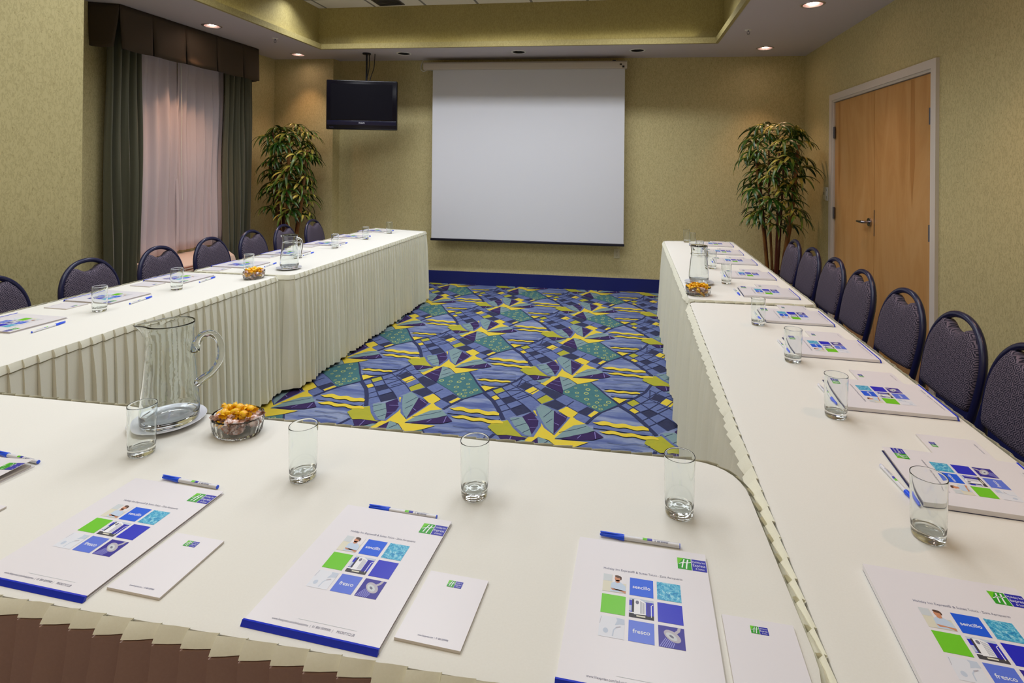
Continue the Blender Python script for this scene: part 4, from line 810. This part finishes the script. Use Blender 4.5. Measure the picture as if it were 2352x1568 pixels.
def prints(bm, z):
    def tl(r, c): return ((c - 1) * PX - TW / 2, (1 - r) * PY - TH / 2)
    def full(r, c, k):
        x, y = tl(r, c); rect(bm, x, y, x + TW, y + TH, z, k)
    z1, z2, z3 = z + .00008, z + .00016, z + .00024
    full(0, 1, 'blue'); full(0, 2, 'water'); full(1, 0, 'green'); full(1, 2, 'dblue'); full(2, 1, 'fblue'); full(2, 2, 'night'); full(0, 0, 'sand'); full(1, 1, 'dblue'); full(2, 0, 'lilac')
    text_into(bm, 'sencillo', .0098, lambda x, y: (x, PY - .0035 + y, z1), ii('white'), 'CENTER', .00012)
    text_into(bm, 'fresco', .0105, lambda x, y: (x, -PY - .0035 + y, z1), ii('white'), 'CENTER', .00012)
    x, y = tl(0, 0)          # man in a pale shirt, arms folded
    rect(bm, x, y + TH * .6, x + TW * .38, y + TH, z1, 'pale'); rect(bm, x + TW * .4, y + TH * .55, x + TW, y + TH, z1, 'paper')
    poly(bm, [(x + TW * .33, y + TH * .02), (x + TW * .36, y + TH * .5), (x + TW * .55, y + TH * .64), (x + TW * .75, y + TH * .62), (x + TW * .97, y + TH * .42), (x + TW, y + TH * .05)], z2, ii('shirt'))
    poly(bm, [(x + TW * .53, y + TH * .6), (x + TW * .6, y + TH * .54), (x + TW * .72, y + TH * .58), (x + TW * .72, y + TH * .72), (x + TW * .53, y + TH * .72)], z3, ii('skin'))
    ellipse(bm, x + TW * .62, y + TH * .80, TW * .13, TH * .165, z3, 'skin'); ellipse(bm, x + TW * .64, y + TH * .92, TW * .15, TH * .075, z3 + .00004, 'hair', rot=-.2); ellipse(bm, x + TW * .76, y + TH * .84, TW * .035, TH * .1, z3 + .00004, 'hair')
    poly(bm, [(x + TW * .34, y + TH * .22), (x + TW * .42, y + TH * .2), (x + TW * .98, y + TH * .02), (x + TW, y + TH * .14), (x + TW * .6, y + TH * .14), (x + TW * .42, y + TH * .1)], z3, ii('skin'))
    x, y = tl(1, 1)          # tall white hotel block against a blue sky
    rect(bm, x, y + TH * .88, x + TW, y + TH, z1, 'mist'); rect(bm, x, y, x + TW, y + TH * .2, z1, 'dark'); rect(bm, x, y + TH * .2, x + TW * .3, y + TH * .26, z2, 'white'); rect(bm, x, y + TH * .3, x + TW * .1, y + TH * .6, z1, 'mist')
    poly(bm, [(x + TW * .12, y + TH * .26), (x + TW * .2, y + TH * .26), (x + TW * .2, y + TH * .93), (x + TW * .12, y + TH * .93)], z2, ii('dark'))
    poly(bm, [(x + TW * .2, y + TH * .16), (x + TW * .68, y + TH * .2), (x + TW * .68, y + TH * .84), (x + TW * .42, y + TH * .98), (x + TW * .2, y + TH * .95)], z2, ii('white'))
    ellipse(bm, x + TW * .33, y + TH * .8, TW * .07, TH * .1, z3, 'grey', 12)
    for k in range(5): rect(bm, x + TW * (.45 + .045 * k), y + TH * .24, x + TW * (.465 + .045 * k), y + TH * (.88 - .02 * k), z3, 'grey')
    rect(bm, x + TW * .72, y + TH * .15, x + TW * .84, y + TH * .85, z2, 'night'); ribbon(bm, [(x + TW * .9, y + TH * .12), (x + TW * .9, y + TH * .72), (x + TW * .98, y + TH * .8)], TW * .03, z2, ii('white')); rect(bm, x + TW * .3, y + TH * .06, x + TW * .66, y + TH * .13, z3, 'sand')
    x, y = tl(2, 0)          # soft white pillow
    poly(bm, [(x + TW * .66, y + TH * .98), (x + TW * .98, y + TH * .96), (x + TW, y + TH * .7), (x + TW * .8, y + TH * .68), (x + TW * .62, y + TH * .62), (x + TW * .7, y + TH * .85)], z1, ii('mist'))
    ribbon(bm, [(x + TW * .06, y + TH * .95), (x + TW * .02, y + TH * .6)], TW * .02, z1, ii('silver')); ribbon(bm, [(x + TW * .55, y + TH * .08), (x + TW * .58, y + TH * .38), (x + TW * .7, y + TH * .54), (x + TW * .86, y + TH * .58)], TW * .045, z1, ii('mist'))
    ribbon(bm, [(x + TW * .66, y + TH * .5), (x + TW * .84, y + TH * .58)], TW * .05, z2, ii('silver')); ellipse(bm, x + TW * .27, y + TH * .3, TW * .1, TH * .12, z1, 'mist')
    x, y = tl(2, 2)          # shower head with its spray
    for k in range(7):
        a = .12 * k; ribbon(bm, [(x + TW * (.28 + .055 * k), y + TH * (.44 - .03 * k)), (x + TW * (.04 + .08 * k), y + TH * .02)], TW * .03, z1, ii('spray'))
    ribbon(bm, [(x + TW * .6, y + TH * .66), (x + TW * .78, y + TH * .84), (x + TW * .82, y + TH)], TW * .12, z1, ii('silver'))
    ellipse(bm, x + TW * .53, y + TH * .55, TW * .36, TH * .22, z2, 'silver', 24, -.6); ellipse(bm, x + TW * .5, y + TH * .53, TW * .24, TH * .13, z3, 'pale', 20, -.6); ellipse(bm, x + TW * .5, y + TH * .53, TW * .1, TH * .05, z3 + .00004, 'grey', 16, -.6)
    text_into(bm, 'Holiday Inn Express® & Suites', .0066, lambda a, b: (-.0655 + a * .93, .0735 + b, z), ii('text'), 'LEFT', 0.0)
    text_into(bm, 'Toluca - Zona Aeropuerto', .0066, lambda a, b: (.0115 + a * .80, .0735 + b, z), ii('grey'))
    text_into(bm, 'www.hiexpress.com/tolucaairmx  |  01 800 0099900  |', .0056, lambda a, b: (-.075 + a * .86, -.131 + b, z), ii('grey'))
    text_into(bm, 'PRIORITYCLUB', .0062, lambda a, b: (.037 + a * .72, -.1312 + b, z), ii('grey'), 'LEFT', 0)
    ribbon(bm, [(-.034, -.1215), (.066, -.1215)], .0006, z, ii('pale'))
    logo(bm, .063, .101, .0495, .027, z)
FX0, FX1, FY0, FY1 = -.1155, .1135, -.1445, .1455
def make_folder(t, open_=0.0):
    """conference folder; origin on the table under the centre of the nine printed squares"""
    f = empty('conference_folder')
    bm = bmesh.new(); box(bm, FX0, FX1, FY0, FY1, .0002, .0016); obj('back_cover', bm, plain('folder_back', (40, 40, 92), .5) if t > .009 else paper_w, f, smooth=False)
    bm = bmesh.new(); box(bm, FX0 + .003, FX1 - .004, FY0 + .004, FY1 - .004, .0017, t - .001, ii('pages')); obj('papers', bm, IM, f, smooth=False)
    bm = bmesh.new(); nx, ny = 16, 12; g = []
    for side in (0, 1):
        rows = []
        for j in range(ny + 1):
            row = []
            for i in range(nx + 1):
                u, v = i / nx, j / ny; z = t + open_ * (u ** 3) * (v ** .8) - .0006 * side
                row.append(bm.verts.new((FX0 + (FX1 - FX0) * u, FY0 + (FY1 - FY0) * v, z)))
            rows.append(row)
        for j in range(ny):
            for i in range(nx):
                q = (rows[j][i], rows[j][i + 1], rows[j + 1][i + 1], rows[j + 1][i]); bm.faces.new(q if side == 0 else q[::-1]).material_index = 0
        g.append(rows)
    A_, B_ = g
    for i in range(nx):
        for r_ in (0, ny): bm.faces.new((A_[r_][i], B_[r_][i], B_[r_][i + 1], A_[r_][i + 1]))
    for j in range(ny):
        for c_ in (0, nx): bm.faces.new((A_[j][c_], A_[j + 1][c_], B_[j + 1][c_], B_[j][c_]))
    # left fold wraps down over the papers
    if t > .009: box(bm, FX0 - .0004, FX0 + .0006, FY0, FY1, .002, t, 0)
    n0 = len(bm.verts); bm.verts.ensure_lookup_table(); prints(bm, .0)
    bm.verts.ensure_lookup_table()
    for v in bm.verts[n0:]:
        u = (v.co.x - FX0) / (FX1 - FX0); w = (v.co.y - FY0) / (FY1 - FY0); v.co.z += t + .00025 + open_ * (u ** 3) * (max(0, w) ** .8) * 1.01
    obj('front_cover', bm, IM, f, smooth=False)
    bm = bmesh.new(); a = ring(bm, [(FX0 - .001, y, z) for y, z in ((FY0 - .0035, .0003), (FY0 + .002, .0003), (FY0 + .0045, t + .0006), (FY0 + .0008, t + .0016))]); b = ring(bm, [(FX1 + .001, v.co.y, v.co.z) for v in a]); bridge(bm, a, b); bm.faces.new(a[::-1]); bm.faces.new(b)
    bmesh.ops.recalc_face_normals(bm, faces=bm.faces); obj('spine_bar', bm, ink['spine'], f, smooth=False)
    return f
def make_pad():
    f = empty('notepad'); bm = bmesh.new(); n = 10
    a = ring(bm, [(0, 0, .0003), (.105, 0, .0003), (.105, .135, .0003), (0, .135, .0003)]); b = ring(bm, [(v.co.x + .0005, v.co.y, .0045) for v in a]); bridge(bm, a, b); bm.faces.new(a[::-1])
    for q in bm.faces: q.material_index = ii('pages')
    bm.faces.new(b).material_index = ii('paper'); bmesh.ops.recalc_face_normals(bm, faces=bm.faces)
    obj('sheets', bm, IM, f, smooth=False)
    bm = bmesh.new(); logo(bm, .040, .108, .0255, .0135, .0048); text_into(bm, 'www.hiexpress.com  |  01 800 0099900', .0042, lambda x, y: (.033 + x * .72, .0105 + y, .0048), ii('text'))
    obj('top_print', bm, IM, f, smooth=False); return f
pen_w = plain('pen_barrel', (226, 226, 232), .3); pen_b = plain('pen_cap_blue', (24, 84, 240), .3)
def make_pen(t1=True):
    """stick pen lying along +x, cap at the -x end; 149 mm long"""
    f = empty('ballpoint_pen'); R = .0042
    def lay(bm, prof, n=16):
        lathe(bm, prof, n)
        for v in bm.verts: v.co = Vector((v.co.z, v.co.x, v.co.y + .0047))
    bm = bmesh.new(); lay(bm, [(0, -.03), (R, -.03), (R, .0735), (0, .0735)]); br = obj('barrel', bm, pen_w, f)
    bm = bmesh.new(); lay(bm, [(0, -.075), (.0022, -.0745), (.003, -.072), (.0038, -.05), (.0054, -.034), (.0054, -.0285), (0, -.0285)]); box(bm, -.074, -.031, -.0014, .0014, .0088, .0104, 0, .0005); obj('cap', bm, pen_b, f)
    bm = bmesh.new(); lay(bm, [(0, .0735), (R * .96, .0735), (R * .9, .0748), (0, .075)]); obj('end_plug', bm, pen_b, f)
    def wrap(x, y, e=.00012): a = y / (R + e); return (x, -math.sin(a) * (R + e) * -1, .0047 + math.cos(a) * (R + e))
    bm = bmesh.new()
    def field(x0, x1, k):
        prev = None
        for i in range(9):
            y = -.0035 + .007 * i / 8; cur = (bm.verts.new(wrap(x0, y)), bm.verts.new(wrap(x1, y)))
            if prev: bm.faces.new((prev[0], prev[1], cur[1], cur[0])).material_index = ii(k)
            prev = cur
    field(.006, .0145, 'green'); field(.0145, .0235, 'lblue')
    text_into(bm, 'www.hiexpress.com', .0042, lambda x, y: wrap(.026 + x * .9, .0004 + y), ii('text')); text_into(bm, '01 800 0099900', .0042, lambda x, y: wrap(.028 + x * .9, -.0038 + y), ii('text'), 'LEFT', .0001)
    obj('printed_logo', bm, IM, br, smooth=False); return f
def make_tumbler():
    f = empty('tumbler'); bm = bmesh.new()
    lathe(bm, dens([(0, .0009), (.024, .0004), (.0272, .0022), (.0282, .006), (.0295, .03), (.0305, .08), (.0312, .1200), (.0311, .1209), (.0306, .1214), (.0301, .1209), (.0299, .1200), (.0292, .08), (.0281, .03), (.0270, .0205), (.0235, .0175), (.012, .0168), (0, .0165)]), 56)
    obj('glass_body', bm, glass, f, sharp=80); return f
tumbler = make_tumbler(); pen = make_pen(); pad = make_pad()
fN = make_folder(.006); fN0 = make_folder(.007, .012); fR = make_folder(.0115); fL = make_folder(.008)
uf = {}; upad = upen = utum = False
TZ = .7502
def set_pad(x, y, a, lab, g):
    global upad; place(pad, upad, (x, y, TZ), a, lab, 'notepad', g); upad = True
def set_pen(p, q, lab, g, z=0):
    """p: cap end, q: plug end"""
    global upen; m_ = ((p[0] + q[0]) / 2, (p[1] + q[1]) / 2, TZ + z); place(pen, upen, m_, math.atan2(q[1] - p[1], q[0] - p[0]), lab, 'pen', g); upen = True
def set_tum(x, y, lab, g):
    global utum; place(tumbler, utum, (x, y, TZ), rnd.uniform(0, 6), lab, 'drinking glass', g); utum = True
def set_fold(kind, x, y, a, lab, g):
    pr = {'N': fN, 'N0': fN0, 'R': fR, 'L': fL}[kind]; place(pr, uf.get(kind), (x, y, TZ), a, lab, 'folder', g); uf[kind] = True
def rel(x, y, a, lx, ly): return (x + lx * math.cos(a) - ly * math.sin(a), y + lx * math.sin(a) + ly * math.cos(a))
D = math.radians
# foreground table, reader at its near side
gF = 'folders on the foreground table'
set_fold('N0', -1.478, .895, D(-3.5), 'white conference folder with a lifted cover corner, cut off by the left edge', gF)
set_fold('N', -.967, .879, D(-2.2), 'white conference folder on the foreground table, directly below the big pitcher', gF)
set_fold('N', -.455, .875, D(-2.9), 'white conference folder with glossy blue spine, middle of the foreground table', gF)
set_fold('N', .031, .867, D(-1.8), 'white conference folder beside the rounded corner of the foreground table', gF)
set_fold('R', .527, .875, D(-4.0), 'thick white folder at the near end of the right row, cut off lower right', 'folders of the right row')
gP = 'notepads on the foreground table'
for (x, y, a), d_ in zip(((-1.4785, .895, -3.5), (-.967, .879, -2.2), (-.455, .875, -2.9), (.031, .867, -1.8)), ('beside the folder with the lifted cover, cut off by the left edge', 'between the folder below the pitcher and the middle folder', 'right of the middle folder of the foreground table', 'at the rounded table corner, cut off by the bottom edge')):
    p = rel(x, y, D(a), .1245, -.1165); set_pad(p[0], p[1], D(a + (.0, 1.2, 1.0, .4)[0]), 'small notepad ' + d_, gP)
ROT = Matrix.Identity(2)
gN = 'pens on the foreground table'
def npen(x, y, a, p, q, d_): set_pen(rel(x, y, D(a), *p), rel(x, y, D(a), *q), 'blue-capped pen ' + d_, gN)
npen(-1.478, .895, -3.5, (-.04, .164), (.108, .157), 'cut off by the left edge, above the folder with the lifted cover')
npen(-.967, .879, -2.2, (-.062, .163), (.087, .158), 'above the folder below the big pitcher')
npen(-.455, .875, -2.9, (-.070, .151), (.079, .152), 'above the middle folder of the foreground table')
npen(.031, .867, -1.8, (-.078, .163), (.070, .161), 'above the folder beside the rounded table corner')
set_pen((.507, 1.018), (.648, .999), 'blue-capped pen across the top edge of the lower right corner folder', 'pens of the right row', 0)
gG = 'glasses on the foreground table'
for x, y, d_ in ((-1.165, 1.128, 'in front of the big pitcher'), (-.717, 1.105, 'between the candy bowl and the middle folder pen'), (-.316, 1.112, 'near the middle of the foreground table, before the carpet'), (.115, 1.128, 'near the rounded corner of the foreground table')):
    set_tum(x, y, 'clear empty tumbler ' + d_, gG)
# right row, readers at the wall side
ORD = ('second', 'third', 'fourth', 'fifth', 'sixth', 'seventh', 'eighth', 'ninth', 'tenth')
RS = [(.781, 1.346, 85.0), (.801, 1.809, 87.0), (.797, 2.263, 86.9), (.800, 2.712, 87.5), (.806, 3.212, 87.5), (.817, 3.719, 87.5), (.826, 4.253, 87.5), (.826, 4.708, 87.5), (.836, 5.171, 87.5)]
TG = [(.585, 1.142), (.604, 1.653), (.618, 2.098), (.604, 2.562), (None), (.623, 3.442), (.616, 3.944), (.606, 4.50), (.614, 5.06), (.588, 5.29)]
for k, (x, y, a) in enumerate(RS):
    o_ = ORD[k] + ' setting of the right row counted from the camera'
    set_fold('R', x, y, D(a), 'thick white folder, ' + o_, 'folders of the right row')
    p = rel(x, y, D(a), .1225, -.108); set_pad(p[0], p[1], D(a), 'notepad beside the folder, ' + o_, 'notepads of the right row')
    if k == 0: set_pen((.6165, 1.241), (.609, 1.389), 'blue-capped pen, ' + o_, 'pens of the right row')
    else: set_pen(rel(x, y, D(a), -.09, .163), rel(x, y, D(a), .055, .172), 'blue-capped pen, ' + o_, 'pens of the right row')
k = 0
for g_, d_ in zip([t_ for t_ in TG if t_], ('in front of the folder with the visible logo, nearest the camera', 'with a pen seen through it, second from the near end', 'third from the near end, beside the fifth-nearest chair', 'just nearer than the seam between the two tables', 'just beyond the candy bowl and lidded pitcher', 'half hidden behind the lidded pitcher', 'directly behind the pitcher lid', 'next to last at the far end', 'at the far end, in front of the back wall')):
    set_tum(g_[0], g_[1], 'right row tumbler, ' + d_, 'glasses of the right row')
# left row, readers at the window side
LS = [(-2.655, 1.93, -91), (-2.69, 2.40, -91.5), (-2.72, 2.885, -91.5), (-2.68, 3.37, -91), (-2.69, 3.89, -91), (-2.69, 4.44, -91), (-2.70, 4.93, -91), (-2.69, 5.43, -91)]
OL = ('first', ) + ORD
for k, (x, y, a) in enumerate(LS):
    o_ = OL[k] + ' visible setting of the left row counted from the camera'
    set_fold('L', x, y, D(a), 'white folder, ' + o_, 'folders of the left row')
    # notepad lies on the near side of each folder
    p = rel(x, y, D(a), .13, -.105)
    set_pad(p[0], p[1], D(a), 'notepad beside the folder, ' + o_, 'notepads of the left row')
LP = [((-2.45, 1.985), (-2.434, 1.838)), ((-2.48, 2.452), (-2.459, 2.304)), ((-2.533, 2.955), (-2.512, 2.807)), ((-2.478, 3.47), (-2.462, 3.322)), ((-2.49, 3.955), (-2.487, 3.807)), ((-2.508, 4.515), (-2.495, 4.367)), ((-2.52, 4.99), (-2.503, 4.842)), ((-2.503, 5.49), (-2.507, 5.342))]
for k, (p, q) in enumerate(LP): set_pen(p, q, 'blue-capped pen, ' + OL[k] + ' one of the left row counted from the camera', 'pens of the left row')
for (x, y), d_ in zip(((-2.487, 2.173), (-2.50, 2.631), (-2.45, 3.15), (-2.468, 3.71), (-2.461, 4.224), (-2.47, 4.786), (-2.447, 5.257)), ('nearest the camera', 'second from the near end', 'behind the candy bowl', 'behind the handle of the lidded pitcher', 'just beyond the lidded pitcher', 'next to last at the far end', 'at the far end, against the back wall')):
    set_tum(x, y, 'tumbler of the left row, ' + d_, 'glasses of the left row')

# ------------------------------------------------------------ pitchers, saucers, bowls
def plate_obj(x, y, r, lab):
    bm = bmesh.new(); lathe(bm, [(0, .0008), (r * .55, .0006), (r * .62, .003), (r * .98, .0125), (r, .0135), (r * .985, .015), (r * .62, .0065), (r * .55, .0045), (0, .0045)], 56)
    o = obj('saucer', bm, china, None, (x, y, TZ), sharp=60); tag(o, lab, 'saucer', 'white saucers under the pitchers')
plate_obj(-1.232, 1.272, .092, 'white saucer under the big open pitcher'); plate_obj(-2.262, 3.30, .082, 'white saucer under the lidded pitcher of the left row'); plate_obj(.455, 3.405, .088, 'white saucer under the lidded pitcher of the right row')
pt = empty('glass_pitcher', (-1.226, 1.272, TZ + .0052), D(189.4 + 12), 'large open glass pitcher with a big looped handle on the foreground table', 'pitcher', None)
H_ = .272
def spout(p, a, r, z):
    if z < H_ * .72: return p
    a_ = math.atan2(math.sin(a), math.cos(a)); k = max(0, 1 - abs(a_) / .75); k = k * k * (3 - 2 * k); v = min(1, (z - H_ * .72) / (H_ * .28)); v = v ** 2.2
    return (p[0] + .036 * k * v - .0, p[1] * (1 - .45 * k * v), p[2] - .004 * k * v)
bm = bmesh.new()
out = [(0, .0008), (.054, .0004), (.064, .003), (.0695, .012), (.0705, .03), (.067, .07), (.0635, .12), (.060, .17), (.0570, .21), (.0560, .235), (.0562, .255), (.057, .269), (.0563, .2718)]
inn = [(.0550, .2715), (.0540, .267), (.0536, .255), (.0534, .235), (.0542, .21), (.0572, .17), (.0606, .12), (.0640, .07), (.0672, .034), (.0652, .022), (.054, .0165), (.02, .0155), (0, .0155)]
out2 = []
lathe(bm, dens(out) + dens(inn), 72, fn=spout)
r_ = random.Random(5)
for v in bm.verts:      # hand-blown ripples
    a = math.atan2(v.co.y, v.co.x); k = math.sin(v.co.z * 38 + 2.3 * math.sin(a * 3)) * math.sin(a * 5 + v.co.z * 25) * .0009
    if .03 < v.co.z < .26: v.co.x *= 1 + k * 12; v.co.y *= 1 + k * 12
obj('pitcher_body', bm, glass, pt, sharp=80)
hp = smooth_path([(-.0595, 0, .188), (-.064, 0, .212), (-.080, 0, .232), (-.103, 0, .234), (-.121, 0, .214), (-.126, 0, .182), (-.118, 0, .150), (-.100, 0, .125), (-.082, 0, .112), (-.0665, 0, .100)], 6)
n_ = len(hp); bm = bmesh.new(); tube(bm, hp, [.0135 - .0035 * math.sin(PI * i / (n_ - 1)) for i in range(n_)], 20, flat=.9)
obj('handle', bm, glass, pt, sharp=80)
def lidded(loc, rz, lab):
    t = empty('lidded_pitcher', loc, rz, lab, 'pitcher', 'lidded glass pitchers')
    bm = bmesh.new()
    o_ = [(0, .001), (.048, .0004), (.053, .004), (.0525, .012), (.0575, .018), (.0605, .035), (.060, .06), (.056, .10), (.0515, .14), (.0480, .165), (.0478, .172), (.0505, .174), (.0505, .180), (.0480, .182), (.0482, .20), (.0505, .218), (.0512, .224)]
    i_ = [(.0490, .223), (.0455, .20), (.0455, .168), (.049, .14), (.0535, .10), (.0575, .06), (.058, .036), (.054, .024), (.03, .021), (0, .0205)]
    def sp(p, a, r, z):
        a_ = math.atan2(math.sin(a), math.cos(a)); k = max(0, 1 - abs(a_) / .4)
        return (p[0] + .014 * k * k, p[1], p[2]) if z > .21 else p
    lathe(bm, dens(o_) + dens(i_), 56, fn=sp); obj('pitcher_body', bm, glass, t, sharp=80)
    bm = bmesh.new(); hp = smooth_path([(-.046, 0, .205), (-.06, 0, .207), (-.078, 0, .200), (-.087, 0, .175), (-.086, 0, .145), (-.080, 0, .115), (-.078, 0, .098)], 5); tube(bm, hp, [.0065] * len(hp), 14, flat=1.2); obj('handle', bm, glass, t, sharp=80)
    bm = bmesh.new(); lathe(bm, [(0, .2275), (.044, .2275), (.050, .2255), (.0505, .228), (.0495, .231), (.02, .2325), (0, .2325)], 48); obj('lid', bm, glass, t, sharp=80)
    return t
lidded((-2.258, 3.30, TZ + .0052), D(180 + 5), 'lidded glass pitcher on a white saucer at the left row seam')
lidded((.455, 3.415, TZ + .0052), D(-130), 'lidded glass pitcher on a white saucer in the right row, behind the candy bowl')
def bowl(x, y, rz, lab):
    t = empty('candy_bowl', (x, y, TZ), rz, lab, 'glass bowl', 'pressed glass candy bowls'); bm = bmesh.new()
    A_, B_ = .070, .054
    def flute(p, a, r, z):
        if r > .9 and .003 < z < .040:
            k = .0030 * abs(math.cos(a * 12)) - .0014; s = 1 + k / .06; return (p[0] * s, p[1] * s, p[2])
        return p
    pr = [(0, .001), (.80, .0006), (.88, .002), (.92, .008), (.945, .016), (.965, .025), (.985, .034), (.995, .042), (1.0, .0475), (.985, .049), (.965, .0475), (.945, .042), (.93, .034), (.90, .02), (.84, .0095), (.6, .0075), (0, .007)]
    lathe(bm, pr, 112, sx=A_, sy=B_, fn=flute); obj('fluted_glass', bm, glass, t, sharp=60); return t
bowl(-1.010, 1.262, D(-8), 'oval fluted glass candy bowl on the foreground table beside the big pitcher')
bowl(-2.285, 2.985, D(80), 'oval fluted glass candy bowl on the left row, nearer than the lidded pitcher')
bowl(.410, 3.10, D(5), 'oval fluted glass candy bowl on the right row at the table seam')
yel = Mat('yellow_wrapper', (250, 184, 10), .25); n = yel.noise(yel.coord((120, 120, 120)), 1, 2); yel.set('Base Color', yel.ramp(n, [(.33, (120, 60, 6)), (.38, (250, 170, 4)), (.6, (255, 208, 40))])); 
pink = Mat('clear_pink_wrapper', (214, 170, 160), .12, Coat_Weight=.6); n = pink.noise(pink.coord((90, 90, 90)), 1, 2); pink.set('Base Color', pink.ramp(n, [(.38, (176, 112, 80)), (.5, (232, 196, 186)), (.66, (250, 240, 242))]))
def candy_meshes(mat, seed):
    r = random.Random(seed); bm = bmesh.new(); bmesh.ops.create_icosphere(bm, subdivisions=3, radius=.0105)
    for v in bm.verts:
        k = 1 + .09 * math.sin(v.co.x * 900 + seed) * math.sin(v.co.y * 700) + r.uniform(-.03, .03); v.co = Vector((v.co.x * 1.15 * k, v.co.y * .9 * k, v.co.z * .75 * k))
    core = finish(bm, 60); core.materials.append(mat); core.name = 'sweet'
    bm = bmesh.new()
    for s in (-1, 1):
        n_ = 14; a = []; b = []
        for i in range(n_):
            an = 2 * PI * i / n_; a.append(bm.verts.new((s * .010, math.cos(an) * .0025, math.sin(an) * .0025))); rr = .0095 * (1 + .25 * (i % 2)); b.append(bm.verts.new((s * (.0185 + .002 * (i % 2)), math.cos(an) * rr, math.sin(an) * rr * .6)))
        bridge(bm, a, b)
    tw = finish(bm, 30); tw.materials.append(mat); tw.name = 'twisted_end'; return core, tw
CY = [candy_meshes(yel.m, s) for s in range(3)]; CP = [candy_meshes(pink.m, s + 5) for s in range(3)]
def candies(bx, by, rz, where, seed, ny, npk):
    r = random.Random(seed); spots = []
    for L_ in range(4):
        z = .017 + L_ * .0135; sh = (.80, .90, .98, .66)[L_] ; m_ = (9, 11, 12, 6)[L_]
        for k in range(m_):
            a = 2 * PI * k / m_ + L_ * .6 + r.uniform(-.15, .15); q = (1 if k % 3 else .45) * sh * (1 if m_ > 5 else .7)
            spots.append((.070 * .76 * q * math.cos(a), .054 * .72 * q * math.sin(a), z + r.uniform(-.001, .002) + .004 * (k % 3 == 0)))
    spots.sort(key=lambda s: -s[2])
    for k, s in enumerate(spots[:ny + npk]):
        yl = k < ny * .7 or (k % 4 == 0 and k < ny * 2)
        core, tw = (CY if yl else CP)[k % 3]; c, sn = math.cos(rz), math.sin(rz)
        t = empty('wrapped_candy', (bx + s[0] * c - s[1] * sn, by + s[0] * sn + s[1] * c, TZ + s[2]), 0, ('yellow' if yl else 'pale pink') + ' wrapped sweet in the candy bowl ' + where, 'candy', ('yellow' if yl else 'pale pink') + ' sweets in the bowl ' + where)
        t.rotation_euler = (r.uniform(-.5, .5), r.uniform(-.4, .4), r.uniform(0, 6.28))
        for nm, me in (('sweet', core), ('twisted_end', tw)):
            o = bpy.data.objects.new(nm, me); COL.objects.link(o); o.parent = t
candies(-1.010, 1.262, D(-8), 'on the foreground table', 1, 14, 24); candies(-2.285, 2.985, D(80), 'on the left row', 2, 17, 21); candies(.410, 3.10, D(5), 'on the right row', 3, 21, 17)
